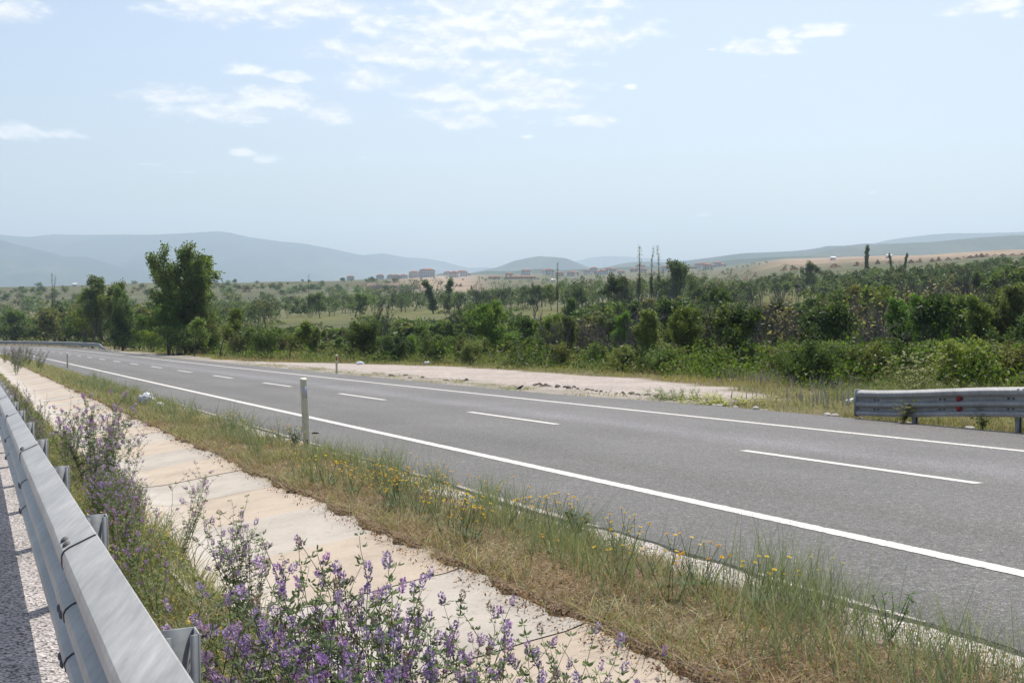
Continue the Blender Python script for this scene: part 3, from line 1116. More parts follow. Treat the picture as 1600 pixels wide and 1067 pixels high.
def grow(seed, H, trunk_r, nlev=3, nchild=(7, 5, 4), spread=.8, first=.25, up=.25, ratio=.55, wob=.12, ntrunk=1, lean=0.0, shape=None):
    """returns branches [(points, radii)] and leaf anchor points (position, direction)"""
    g = np.random.default_rng(seed)
    br, tips = [], []

    def rec(p, d, L, r, lev):
        n = 5 if lev == 0 else 4
        pts = [p]; q = p.copy(); dd = d.copy()
        for i in range(n):
            dd = unit(dd + g.normal(0, wob, 3) + np.array([0, 0, up * .25 * lev]))
            q = q + dd * L / n
            pts.append(q.copy())
        pts = np.array(pts)
        tail = .12 if lev < nlev else .4
        br.append((pts, r * np.linspace(1, tail, n + 1), lev))
        if lev >= nlev - 1:
            for i in range(1, n + 1): tips.append((pts[i], dd))
        if lev < nlev:
            k = nchild[min(lev, len(nchild) - 1)]
            for i in range(k):
                f = first + (1 - first) * (i + g.random()) / k if lev == 0 else .25 + .75 * (i + g.random()) / k
                f = min(f, .99)
                idx = f * n; a = int(idx); w = idx - a
                p0 = pts[a] * (1 - w) + pts[a + 1] * w
                t = unit(pts[a + 1] - pts[a])
                az_ = g.random() * 6.283
                side = np.array([math.cos(az_), math.sin(az_), 0.0])
                side = unit(side - t * side.dot(t))
                ang = spread * (.75 + .5 * g.random()) * (1.15 - .5 * f if lev == 0 else 1)
                d2 = unit(t * math.cos(ang) + side * math.sin(ang) + np.array([0, 0, up * .5]))
                sc = shape(f) if (shape and lev == 0) else (1.15 - .6 * f)
                rec(p0, d2, L * ratio * sc * (.8 + .4 * g.random()), r * (.55 - .25 * f if lev == 0 else .5), lev + 1)

    for j in range(ntrunk):
        a = g.random() * 6.28
        off = np.array([math.cos(a), math.sin(a), 0]) * (.0 if ntrunk == 1 else .25)
        d = unit(np.array([math.cos(a) * (.28 if ntrunk > 1 else lean), math.sin(a) * (.28 if ntrunk > 1 else lean), 1.0]))
        rec(off, d, H * (.72 + .2 * g.random()), trunk_r, 0)
    return br, tips


PAL = {'fresh': [(.115, .165, .042), (.14, .19, .055), (.09, .135, .036), (.17, .205, .07)],
       'mid': [(.08, .122, .03), (.10, .15, .04), (.065, .10, .027), (.13, .165, .052)],
       'poplar': [(.105, .155, .045), (.13, .18, .055), (.085, .13, .038), (.155, .195, .07)],
       'dark': [(.046, .074, .022), (.06, .094, .028), (.036, .058, .019), (.09, .125, .036)],
       'olive': [(.115, .122, .05), (.135, .148, .06), (.09, .095, .043), (.165, .165, .078)],
       'dry': [(.19, .155, .09), (.15, .13, .075), (.22, .19, .12), (.12, .105, .07)]}


def leaves(m, tips, n, size, pal, g, rad=.5, asp=.55, mat=0, droop=.2, floor=-1e9):
    """n leaf blades round the anchors, folded in the middle"""
    T = np.array([t[0] for t in tips])
    idx = g.integers(0, len(T), n)
    off = g.normal(0, 1, (n, 3)); off /= np.linalg.norm(off, axis=1, keepdims=True) + 1e-9
    c = T[idx] + off * (rad * g.random(n) ** .5)[:, None]
    c[:, 2] = np.maximum(c[:, 2], floor)
    a = g.normal(0, 1, (n, 3)); a[:, 2] -= droop; a /= np.linalg.norm(a, axis=1, keepdims=True)
    nn = g.normal(0, 1, (n, 3)); nn[:, 2] += .7
    b = np.cross(nn, a); b /= np.linalg.norm(b, axis=1, keepdims=True) + 1e-9
    L = size * (.6 + .8 * g.random(n))[:, None]
    W = L * asp
    up = np.cross(a, b)
    v = np.stack([c, c + a * L * .45 + b * W * .5 + up * L * .08, c + a * L, c + a * L * .45 - b * W * .5 + up * L * .08], 1).reshape(-1, 3)
    P_ = np.array(pal) * np.array([1.07, 1.08, .86])
    # clumps of like colour: neighbouring anchors share a palette entry most of the time
    ci = (idx // max(1, len(T) // 37) + (g.random(n) < .3) * g.integers(0, 4, n)) % len(P_)
    col = P_[ci] * (.8 + .4 * g.random((n, 1)))
    m.add(v, np.arange(n * 4).reshape(-1, 4), mat, np.repeat(col, 4, 0))


def wood(m, br, sides=(6, 4, 3, 3), minr=0.0, mat=0):
    for pts, rad, lev in br:
        if rad[0] < minr: continue
        m.tube(pts, rad, sides[min(lev, 3)] if sides[min(lev, 3)] != 3 else 4, mat, cap=False)


def tree_meshes(seed, H, tr, pal, nleaf, lsize, rad=.5, minr=.008, merged=False, cull=None, bark=None, **kw):
    g = np.random.default_rng(seed + 900)
    br, tips = grow(seed, H, tr, **kw)
    zmax = max(t[0][2] for t in tips)
    k = H / zmax
    br = [(p * k, r * k, l) for p, r, l in br]; tips = [(p * k, d) for p, d in tips]
    if cull: tips = [t for t in tips if cull(t[0], g)]
    if merged:
        m = MB(); wood(m, br, minr=minr, mat=1)
        if nleaf: leaves(m, tips, nleaf, lsize, PAL[pal], g, rad, floor=.06)
        return m.mesh('tree', [m_leaf, bark or m_bark])
    w = MB(); wood(w, br, minr=minr)
    wm = w.mesh('trunk', [bark or m_bark])
    lm = None
    if nleaf:
        m = MB(); leaves(m, tips, nleaf, lsize, PAL[pal], g, rad, floor=.06); lm = m.mesh('crown', [m_leaf])
    return wm, lm


class Kind:
    """a growing thing that can be planted many times; the first planting is the original, later ones are copies"""
    def __init__(self, name, cat, H, maker, parts=True):
        self.name, self.cat, self.H, self.maker, self.parts, self.root = name, cat, H, maker, parts, None

    def plant(self, x, y, h, label, group=None, wide=1.0, rz=None, z=None, sink=.05, tilt=0.0):
        z = (gz(x, y) if z is None else z) - sink
        k = h / self.H
        rz = random.uniform(0, 6.28) if rz is None else rz
        rot = (random.gauss(0, tilt), random.gauss(0, tilt), rz)
        sc = (k * wide, k * wide, k)
        if self.root is None:
            if self.parts:
                o = empty(self.name, (x, y, z))
                wm, lm = self.maker()
                link('trunk', wm, o)
                if lm: link('crown', lm, o)
            else:
                o = link(self.name, self.maker())
            self.root = o
            o.location = (x, y, z); o.rotation_euler = rot; o.scale = sc
        else:
            o = dup(self.root, (x, y, z), rot, sc)
        for q in ('label', 'group'):
            if q in o: del o[q]
        return tag(o, label, self.cat, group)


bell = lambda f: .55 + .75 * math.sin(math.pi * min(1, f * 1.05)) - .25 * f
colm = lambda f: .42 - .2 * f
K_round = [Kind('leafy_tree', 'tree', 8, lambda s=s, p=p: tree_meshes(s, 8, .16, p, 8200, .26, .55, .012, spread=1.0, first=.14, ratio=.5, up=.22, shape=bell, nchild=(12, 5, 4))) for s, p in ((1, 'mid'), (2, 'fresh'), (3, 'dark'))]
K_up = [Kind('leafy_tree', 'tree', 9, lambda s=s, p=p: tree_meshes(s, 9, .14, p, 8200, .25, .5, .012, spread=.55, first=.12, ratio=.5, up=.4, nchild=(14, 5, 4))) for s, p in ((11, 'poplar'), (12, 'fresh'))]
K_multi = Kind('poplar_tree', 'tree', 10, lambda: tree_meshes(23, 10, .15, 'poplar', 19000, .24, .6, .012, spread=.8, first=.08, ratio=.36, up=.4, nchild=(16, 5, 4), ntrunk=3))
K_sap = [Kind('young_tree', 'tree', 4, lambda s=s: tree_meshes(s, 4, .06, 'fresh', 2200, .19, .36, .006, spread=.9, first=.35, ratio=.42, up=.3, nchild=(9, 5, 3))) for s in (31, 32)]
K_shrub = [Kind('shrub', 'shrub', 3, lambda s=s, p=p: tree_meshes(s, 3, .05, p, 4200, .17, .36, .01, spread=.9, first=.05, ratio=.55, up=.3, nchild=(8, 5, 3), ntrunk=5)) for s, p in ((41, 'mid'), (42, 'fresh'), (43, 'dark'), (44, 'olive'))]
K_vine = Kind('vine_covered_bush', 'bush', 4, lambda: tree_meshes(51, 4, .08, 'dark', 9500, .17, .42, .03, spread=1.1, first=.05, ratio=.5, up=.15, nchild=(12, 6, 4), ntrunk=3))
K_dead = [Kind('dead_tree', 'dead tree', 7, lambda s=s, u=u: tree_meshes(s, 7, .15, 'dry', 0, .1, bark=m_deadwood, minr=.0, spread=.75, first=.2, ratio=.5, up=u, nchild=(9, 6, 5), wob=.16, ntrunk=t)) for s, u, t in ((61, .25, 1), (62, .3, 3), (63, .2, 2))]
K_spire = Kind('bare_poplar', 'dead tree', 14, lambda: tree_meshes(71, 14, .17, 'olive', 1700, .3, .5, minr=.0, bark=m_deadwood, spread=.34, first=.2, ratio=.2, up=.6, nchild=(18, 6, 4), shape=colm, cull=lambda p, g: p[2] < 7 or g.random() < .05))
K_col = Kind('columnar_poplar', 'tree', 12, lambda: tree_meshes(75, 12, .15, 'mid', 6500, .3, .75, .01, spread=.55, first=.06, ratio=.22, up=.6, nchild=(26, 5, 3), shape=lambda f: .5))
# cheaper plants for the middle and far distance, one mesh each
K_mid = [Kind('tree', 'tree', 7, lambda s=s, p=p, sp=sp: tree_meshes(s, 7, .13, p, 2300, .42, .6, .03, merged=True, spread=sp, first=.14, ratio=.5, up=.25, shape=bell, nchild=(10, 4, 3)), False)
         for s, p, sp in ((81, 'mid', .95), (82, 'dark', 1.0), (83, 'fresh', .9), (84, 'olive', .95), (85, 'mid', .65), (86, 'dark', .7))]
K_midshrub = [Kind('shrub', 'shrub', 3, lambda s=s, p=p: tree_meshes(s, 3, .05, p, 1300, .30, .4, .03, merged=True, spread=.9, first=.05, ratio=.55, up=.3, nchild=(7, 4, 3), ntrunk=4), False)
              for s, p in ((91, 'mid'), (92, 'olive'), (93, 'fresh'), (94, 'dark'))]
K_middead = [Kind('dead_tree', 'dead tree', 7, lambda s=s, n=n: tree_meshes(s, 7, .13, 'dry', n, .35, .6, bark=m_deadwood, minr=.0, merged=True, spread=.75, first=.15, ratio=.5, up=.3, nchild=(9, 6, 5), wob=.15, ntrunk=2), False) for s, n in ((96, 0), (97, 250), (98, 0))]
K_far = [Kind('tree', 'tree', 8, lambda s=s, p=p: tree_meshes(s, 8, .15, p, 700, .8, .8, .05, merged=True, spread=.9, first=.14, ratio=.5, up=.25, shape=bell, nchild=(9, 4, 2)), False)
         for s, p in ((101, 'mid'), (102, 'dark'), (103, 'olive'))]
K_scrub = [Kind('scrub_bush', 'shrub', 3, lambda s=s, p=p: tree_meshes(s, 3, .05, p, 260, .55, .5, .2, merged=True, spread=1.0, first=.05, ratio=.55, up=.2, nchild=(6, 4, 2), ntrunk=3), False)
           for s, p in ((111, 'mid'), (112, 'dark'), (113, 'olive'))]


def tree_at(kind, px, Z, ytop, label, group=None, width=None, **kw):
    """plant so that it stands in photo column px at depth Z and reaches up to photo row ytop"""
    x, y, z = at(px, Z)
    h = max(.6, row_z(ytop, Z) - z)
    wide = 1.0
    if width: wide = width
    return kind.plant(x, y, h, label, group, wide, z=z, **kw)


# --- the trees one can point at
tree_at(K_shrub[1], 276, 102, 508, 'bright green shrub hiding the trunks of the tallest poplar clump', width=1.5)
tree_at(K_round[1], 300, 106, 482, 'rounded light green tree low in front of the tallest poplar clump', width=.95)
tree_at(K_multi, 288, 108, 384, 'tallest tree on the left, an upright leafy poplar clump standing behind the road', width=.92, rz=1.0)
tree_at(K_up[0], 296, 110, 402, 'leafy tree grown into the right side of the tallest poplar clump', width=1.15)
tree_at(K_up[1], 264, 111, 418, 'leafy tree grown into the left side of the tallest poplar clump', width=1.1)
tree_at(K_shrub[0], 318, 104, 512, 'low green shrub at the right foot of the tallest poplar clump', width=1.3)
tree_at(K_round[0], 262, 104, 470, 'broad leafy tree crowding the left foot of the tallest poplar clump', width=1.05)
tree_at(K_round[2], 305, 112, 455, 'dark leafy tree filling in behind the right side of the tallest poplar clump', width=.8)
tree_at(K_up[0], 143, 152, 432, 'leafy tree with a knobbed top, leftmost of the group behind the hazard marker', width=1.0)
tree_at(K_round[1], 128, 165, 452, 'yellowish green tree leaning out over the distant guardrail', width=.95)
tree_at(K_up[1], 178, 145, 441, 'pale green loose tree directly behind the hazard marker', width=.9)
tree_at(K_up[0], 196, 140, 448, 'thin topped leafy tree at the right of the group behind the hazard marker', width=.8)
tree_at(K_vine, 190, 130, 474, 'very dark ivy covered stump of a tree right of the hazard marker', width=.62)
tree_at(K_round[1], 216, 128, 492, 'bright green bushy tree between the two tall groups at left', width=1.0)
tree_at(K_shrub[1], 235, 118, 515, 'light green shrub at the grassy edge between the two tall groups at left')
tree_at(K_round[1], 8, 215, 484, 'green bushy tree cut by the left edge of the picture', width=1.2)
tree_at(K_round[0], 35, 225, 500, 'lower green tree beside the one cut by the left edge', width=1.2)
tree_at(K_sap[0], 303, 97, 497, 'young silvery green tree on a thin trunk right of the tallest poplars', width=1.0)
tree_at(K_sap[1], 343, 92, 484, 'taller young tree with an airy crown beside the small delineator post', width=1.1)
tree_at(K_sap[0], 383, 88, 512, 'slim young tree with bright leaves at the narrow end of the gravel', width=1.0)
tree_at(K_sap[1], 452, 82, 503, 'young bright green tree with flat spreading twigs behind the gravel edge', width=1.25)
tree_at(K_shrub[1], 420, 84, 512, 'bright green bush between two young trees behind the gravel edge', width=1.0)
tree_at(K_round[1], 497, 82, 512, 'rounded bright green tree left of the dark vine covered bush', width=1.0)
tree_at(K_vine, 557, 78, 502, 'dark vine covered bush with a bright top behind the gravel patch', width=1.0)
tree_at(K_vine, 673, 74, 524, 'lower dark vine covered bush, right of the larger one behind the gravel', width=1.0)
tree_at(K_shrub[1], 737, 64, 530, 'small light green bush standing forward at the gravel edge')
tree_at(K_round[1], 786, 72, 470, 'round bright green tree rising in the middle behind the gravel', width=.95)
tree_at(K_shrub[0], 640, 80, 520, 'mid green shrub between the two dark vine covered bushes')
tree_at(K_shrub[3], 612, 84, 524, 'olive shrub tangled with dead twigs beside the larger vine covered bush')
tree_at(K_dead[0], 590, 105, 452, 'thin dead tree with a crooked top above the larger vine covered bush', width=.7)
tree_at(K_dead[1], 752, 170, 430, 'dead forked tree left of the round bright tree', width=.6)
tree_at(K_dead[0], 717, 120, 455, 'dead tree with a snapped top left of the round bright tree', width=.7)
tree_at(K_spire, 871, 260, 411, 'single thin bare poplar with few leaves left of centre', width=.8)
tree_at(K_spire, 998, 250, 386, 'leftmost of three bare poplars standing against the sky', width=.95)
tree_at(K_spire, 1018, 255, 387, 'middle one of three bare poplars standing against the sky', width=.7)
tree_at(K_spire, 1029, 252, 384, 'rightmost and tallest of three bare poplars standing against the sky', width=.75)
tree_at(K_round[0], 1062, 215, 407, 'big round topped tree right of the three bare poplars', width=1.0)
tree_at(K_round[2], 972, 180, 428, 'wide dark green tree below the three bare poplars', width=1.05)
tree_at(K_round[2], 1090, 200, 446, 'dark tree close against the big round topped tree', width=1.0)
tree_at(K_dead[1], 1012, 92, 462, 'wide dead tree with many grey branches in the middle of the wood', width=1.05)
tree_at(K_dead[2], 968, 84, 488, 'smaller dead tree wrapped in leaves left of the wide dead one', width=.9)
tree_at(K_up[0], 966, 82, 492, 'narrow leafy tree in front of the dead tree in the wood', width=.7)
tree_at(K_round[0], 1112, 110, 449, 'open crowned green tree with visible limbs right of the wide dead tree', width=.95)
tree_at(K_dead[2], 1148, 130, 450, 'tall dead tree beside the open crowned green tree', width=.7)
tree_at(K_round[2], 1212, 92, 466, 'dark full tree in front of the upper meadow', width=.9)
tree_at(K_round[2], 1268, 330, 408, 'dark round tree standing out below the bare earth plateau', width=1.0)
tree_at(K_col, 1354, 400, 384, 'columnar poplar reaching above the bare earth plateau', width=1.0)
tree_at(K_col, 1392, 370, 396, 'second shorter columnar poplar right of the tall one on the plateau edge', width=.7)
tree_at(K_col, 1412, 360, 396, 'third faint columnar poplar on the plateau edge', width=.8)
tree_at(K_dead[1], 1420, 140, 442, 'dead tree with forked dark limbs in the right part of the wood', width=.8)
tree_at(K_dead[0], 1372, 130, 455, 'dead tree leaning left of the forked one in the right wood', width=1.1)
tree_at(K_dead[2], 1300, 150, 442, 'wide grey dead tree below the dark round one', width=1.2)
tree_at(K_col, 700, 300, 436, 'pointed green tree right of the square spoil bank', width=1.5)
tree_at(K_col, 677, 290, 438, 'pointed dark green tree beside another before the apartment block', width=1.7)
tree_at(K_round[0], 500, 300, 457, 'clump forming tree at the back edge of the left meadow', width=1.3)
tree_at(K_round[1], 555, 290, 457, 'yellow green tree at the right end of the left meadow', width=1.2)
tree_at(K_round[2], 840, 285, 443, 'round dark tree behind the middle meadow', width=1.0)
tree_at(K_round[1], 862, 275, 444, 'light green tree behind the middle meadow', width=.9)
tree_at(K_round[2], 905, 245, 448, 'dark round tree at the right end of the middle meadow', width=.9)
tree_at(K_up[1], 893, 150, 466, 'light green tree rising before the middle meadow', width=1.0)
tree_at(K_spire, 82, 330, 428, 'pair forming bare trunk on the left hillside', width=.6)
tree_at(K_spire, 86, 335, 431, 'second bare trunk close beside another on the left hillside', width=.5)
tree_at(K_spire, 483, 300, 430, 'bare pole like dead tree above the left meadow', width=.5)

# --- the wood filling the valley
rnd = random.Random(11)


def fill(n, px_rng, Z_rng, h_rng, kinds, label, group, ylim=None, wide=(.85, 1.25), avoid=()):
    made = 0; tries = 0; pts = []
    while made < n and tries < n * 40:
        tries += 1
        Z = math.exp(rnd.uniform(math.log(Z_rng[0]), math.log(Z_rng[1])))
        px = rnd.uniform(*px_rng)
        x, y = (px - 800) / FPX * Z, Z
        if any((x - a) ** 2 + (y - b) ** 2 < (.0065 * Z + .8) ** 2 for a, b in pts): continue
        if any(abs(px - a) < b and c0 < Z < c1 for a, b, c0, c1 in avoid): continue
        s_, d_ = to_sd(x, y)
        if d_[0] < np.interp(s_[0], [0, 20, 26, 32, 45, 60, 80, 110, 140, 200], [15.5, 17, 18, 19.5, 21, 20.5, 15.5, 13.2, 14.0, 14]): continue
        z = gz(x, y)
        h = rnd.uniform(*h_rng)
        if ylim:
            lim = np.interp(px, ylim[0], ylim[1]) + rnd.uniform(0, 7)
            h = min(h, row_z(lim, Z) - z)
            if h < h_rng[0] * .45: continue
        k = rnd.choice(kinds)
        k.plant(x, y, h, label, group, rnd.uniform(*wide), z=z)
        pts.append((x, y)); made += 1
    return made


SKY_LIM = ([-100, 0, 60, 100, 320, 420, 560, 700, 800, 940, 1080, 1130, 1200, 1260, 1400, 1500, 1600, 1800],
           [482, 484, 500, 470, 470, 460, 452, 448, 446, 425, 432, 428, 424, 420, 414, 408, 392, 385])
LOW_LIM = ([-100, 320, 440, 560, 600, 700, 740, 830, 900, 960, 1100, 1150, 1230, 1300, 1400, 1600],
           [500, 505, 512, 512, 503, 500, 470, 502, 488, 470, 470, 476, 482, 455, 440, 420])
MEAD = [(498, 56, 235, 312), (640, 52, 255, 318), (850, 52, 205, 280), (1225, 50, 205, 285), (1010, 25, 250, 290)]
print('edge', fill(62, (830, 1660), (24, 62), (1.5, 2.9), K_shrub, 'shrub in the thick hedge along the far verge right of the gravel', 'shrubs along the far verge', ([800, 950, 1100, 1300, 1600], [522, 535, 538, 530, 525])))
print('edge2', fill(40, (330, 860), (62, 100), (1.6, 3.2), K_shrub + K_sap[:1], 'low bush in the leafy row just behind the gravel patch', 'bushes behind the gravel patch', ([300, 500, 860], [512, 522, 520])))
print('front', fill(52, (860, 1680), (48, 105), (3.5, 6.5), K_round + K_up + K_dead + K_mid[:2], 'tree in the front of the wood right of the gravel', 'front trees of the wood', ([840, 960, 1100, 1230, 1400, 1600], [492, 485, 478, 478, 462, 440]), wide=(.8, 1.1)))
print('dead', fill(46, (850, 1660), (58, 200), (4.5, 8.0), K_dead[1:] + K_dead[1:2] + K_middead, 'bare grey dead tree standing among the green ones in the right wood', 'dead trees of the right wood', ([840, 900, 960, 1100, 1150, 1230, 1300, 1400, 1600], [486, 474, 458, 452, 458, 468, 444, 432, 405]), wide=(.9, 1.4), avoid=MEAD))
print('poles', fill(44, (830, 1640), (120, 290), (7, 10.5), [K_dead[0], K_dead[0], K_spire], 'thin bare trunk rising above the crowns of the right wood', 'thin bare trunks above the wood', ([830, 960, 1100, 1200, 1400, 1640], [436, 424, 432, 428, 418, 392]), wide=(.35, .6)))
print('wood', fill(105, (840, 1720), (88, 205), (4.5, 8.5), K_mid + K_mid + K_middead, 'tree in the depth of the dense wood on the right', 'trees deep in the right wood', ([840, 900, 960, 1100, 1150, 1230, 1300, 1400, 1600], [500, 486, 470, 462, 470, 480, 452, 440, 415]), avoid=MEAD))
print('left wood', fill(58, (300, 860), (92, 225), (3.0, 7), K_mid + K_mid + K_middead[:2] + K_midshrub, 'tree in the valley wood between the gravel and the meadows', 'trees before the meadows', LOW_LIM, avoid=MEAD))
print('behind rail', fill(34, (-60, 330), (170, 240), (4, 8), K_mid + K_midshrub, 'tree in the belt behind the distant guardrail at left', 'trees behind the distant guardrail', SKY_LIM))

def mass(name, label, specs, seed):
    """a far wood that reads as one mass: many small trees in one object"""
    r = random.Random(seed); g = np.random.default_rng(seed)
    src = []
    for sd, p in ((101, 'mid'), (102, 'dark'), (103, 'olive'), (104, 'fresh'), (105, 'mid')):
        br, tips = grow(sd, 8, .15, spread=.9, first=.12, ratio=.5, up=.25, shape=bell, nchild=(9, 4, 2))
        k = 8 / max(t[0][2] for t in tips)
        src.append(([(t[0] * k, t[1]) for t in tips], [(b[0] * k, b[1] * k, b[2]) for b in br], PAL[p]))
    m = MB()
    cnt = 0
    for (n, px_rng, Z_rng, h_rng, ylim, nl) in specs:
        made = tries = 0
        while made < n and tries < n * 30:
            tries += 1
            Z = math.exp(r.uniform(math.log(Z_rng[0]), math.log(Z_rng[1]))); px = r.uniform(*px_rng)
            if any(abs(px - a) < b and c0 < Z < c1 for a, b, c0, c1 in MEAD): continue
            x, y = (px - 800) / FPX * Z, Z
            z = gz(x, y); h = r.uniform(*h_rng)
            if ylim:
                h = min(h, row_z(np.interp(px, ylim[0], ylim[1]) + r.expovariate(1 / 7), Z) - z)
                if h < h_rng[0] * .4: continue
            tips, br, pal = r.choice(src)
            k = h / 8; w = k * r.uniform(.9, 1.5) * (1.25 if h < 4 else 1); a = r.uniform(0, 6.28)
            ca, sa = math.cos(a), math.sin(a)
            mm = MB()
            if h > 4.5:
                for b in br[:1]: mm.tube(b[0], b[1], 4, 1, (.1, .085, .07), cap=False)
            br_ = r.uniform(.5, .95)
            leaves(mm, tips, nl, .75 * 8 / h * .55 if h < 8 else .5, [tuple(q * br_ for q in c) for c in pal], g, .8, floor=.06)
            for v, f, mi, c in zip(mm.v, mm.f, mm.m, mm.c):
                v = v * np.array([w, w, k]); v = np.stack([v[:, 0] * ca - v[:, 1] * sa + x, v[:, 0] * sa + v[:, 1] * ca + y, v[:, 2] + z - .1], 1)
                m.add(v, f - f.min(), mi, c)
            made += 1
        cnt += made
    o = m.build(name, [m_leaf, m_bark])
    tag(o, label, None, None, 'stuff')
    return cnt


TOWN_LIM = ([540, 640, 760, 900, 1000, 1100, 1240], [436, 432, 429, 425, 421, 416, 404])
BELT_LIM = ([300, 420, 560, 600, 700, 800, 940, 1080, 1120], [476, 470, 458, 456, 450, 447, 430, 432, 430])
print('mass', mass('distant_wood', 'far tree belts behind the meadows, on the right slope and around the town', [
    (330, (290, 1120), (285, 450), (4.5, 9), BELT_LIM, 330), (190, (-60, 420), (215, 430), (4, 8), SKY_LIM, 320), (130, (300, 860), (210, 300), (2.5, 6), LOW_LIM, 330), (120, (300, 860), (125, 225), (2.5, 5.5), LOW_LIM, 480),
    (420, (1080, 1780), (215, 430), (2.4, 6.0), SKY_LIM, 330), (120, (540, 1240), (470, 1250), (5, 10), TOWN_LIM, 130)], 17))
print('scrub', fill(285, (-60, 640), (430, 900), (1.8, 4.6), K_scrub, 'small bush dotted over the dry hillside at left', 'bushes on the dry hillside', ([-60, 640], [436, 430]), wide=(1.0, 1.9)))

# ------------------------------------------------------------------ the town and the earth heaps
def noisy_wall(name, c, var=.12):
    return simple(name, c, .85, 0, var, .6, .2)


m_walls = [noisy_wall('plaster', c) for c in ((.62, .58, .52), (.56, .46, .38), (.66, .63, .60))]
m_roof = simple('roof_tiles', (.40, .17, .10), .85, 0, .3, 1.5, .2)
m_pane = simple('window_dark', (.05, .06, .07), .3, 0, .2, 2)


def house_parts(root, w, d, h, rh, wall, floors=2, cols=3):
    m = MB()
    x, y = w / 2, d / 2
    V = [(-x, -y, -1.5), (x, -y, -1.5), (x, y, -1.5), (-x, y, -1.5), (-x, -y, h), (x, -y, h), (x, y, h), (-x, y, h)]
    m.add(V, [(0, 1, 5, 4), (1, 2, 6, 5), (2, 3, 7, 6), (3, 0, 4, 7)], 0)
    link('wall', m.mesh('wall', [wall]), root)
    m = MB(); e = .5
    rx = max(w / 2 - d / 2, .8)
    V = [(-x - e, -y - e, h - .15), (x + e, -y - e, h - .15), (x + e, y + e, h - .15), (-x - e, y + e, h - .15), (-rx, 0, h + rh), (rx, 0, h + rh), (rx, .05, h + rh), (-rx, .05, h + rh)]
    m.add(V, [(0, 1, 5, 4), (2, 3, 7, 6), (1, 2, 6, 5), (3, 0, 4, 7), (3, 2, 1, 0), (4, 5, 6, 7)], 0)
    m.box((rx * .5, d * .12, h + rh * .8), (.6, .6, 1.4))
    link('roof', m.mesh('roof', [m_roof]), root)
    for f in range(floors):
        for c in range(cols):
            m = MB()
            cx = -w / 2 + w * (c + .5) / cols
            m.box((cx, -y - .03, 1.4 + f * 2.9), (1.2, .08, 1.4))
            link('window', m.mesh('window', [m_pane]), root)


hp = []
for i, (w, d, h, rh, fl, cl) in enumerate(((11, 9, 6.0, 2.6, 2, 3), (9, 8, 3.4, 2.4, 1, 2), (13, 9, 6.2, 2.4, 2, 4))):
    r = empty('house', (0, 0, 0), cat='house')
    house_parts(r, w, d, h, rh, m_walls[i], fl, cl)
    hp.append([r, False])


def put_house(px, Z, label, k=0, rz=0.0, sc=1.0, group=None, dz=0.0):
    x, y, z = at(px, Z)
    src = hp[k]
    if not src[1]:
        o = src[0]; src[1] = True
        o.location = (x, y, z + dz); o.rotation_euler = (0, 0, rz); o.scale = (sc,) * 3
    else:
        o = dup(src[0], (x, y, z + dz), (0, 0, rz), (sc,) * 3)
    return tag(o, label, 'house', group)


rnd = random.Random(5)
for i, (px, py) in enumerate([(822, 432.5), (851, 431.5), (858, 430), (874, 428), (893, 431), (934, 427.5), (943, 429.5), (950, 425.5), (928, 424.5), (917, 427), (1000, 421), (990, 424), (1005, 427), (1040, 424),
                              (1083, 419), (1092, 416.5), (1100, 415), (1112, 417), (1104, 420), (1120, 418), (1128, 417), (899, 434), (958, 432), (970, 431), (1060, 422), (796, 436), (722, 432), (710, 431), (700, 437), (732, 436.5)]):
    Z = 1550 + 480 * rnd.random()
    x, y, z = at(px, Z)
    put_house(px, Z, 'distant house with a red tiled roof among the trees of the town', rnd.choice((0, 1, 2)), rnd.uniform(-.5, .5), rnd.uniform(.95, 1.35), 'distant town houses', dz=min(6, max(-1, row_z(py + 3, Z) - z)))
for i, (px, py) in enumerate([(768, 438), (776, 439), (794, 440), (801, 440), (809, 440), (817, 439.5), (824, 439), (832, 438.5)]):
    Z = 1270
    x, y, z = at(px, Z)
    put_house(px, Z, 'one of the row of low red roofed houses at the near edge of the town', 1, .25, .85, 'row of low red roofed houses', dz=max(-1, min(4, row_z(py + 3, Z) - z)))
for px, py, lab in ((594, 438, 'lone red roofed house left of the spoil bank'), (619, 438, 'small red roofed house between the spoil bank and the hills'), (631, 440, 'low red roofed house just above the spoil bank'), (611, 441, 'lowest roofed house at the brow of the spoil bank'),
                    (548, 443, 'red roofed house alone on the brow of the left hill')):
    Z = 1650
    x, y, z = at(px, Z)
    put_house(px, Z, lab, 0, .2, 1.0, None, dz=max(-1, min(7, row_z(py + 2, Z) - z)))
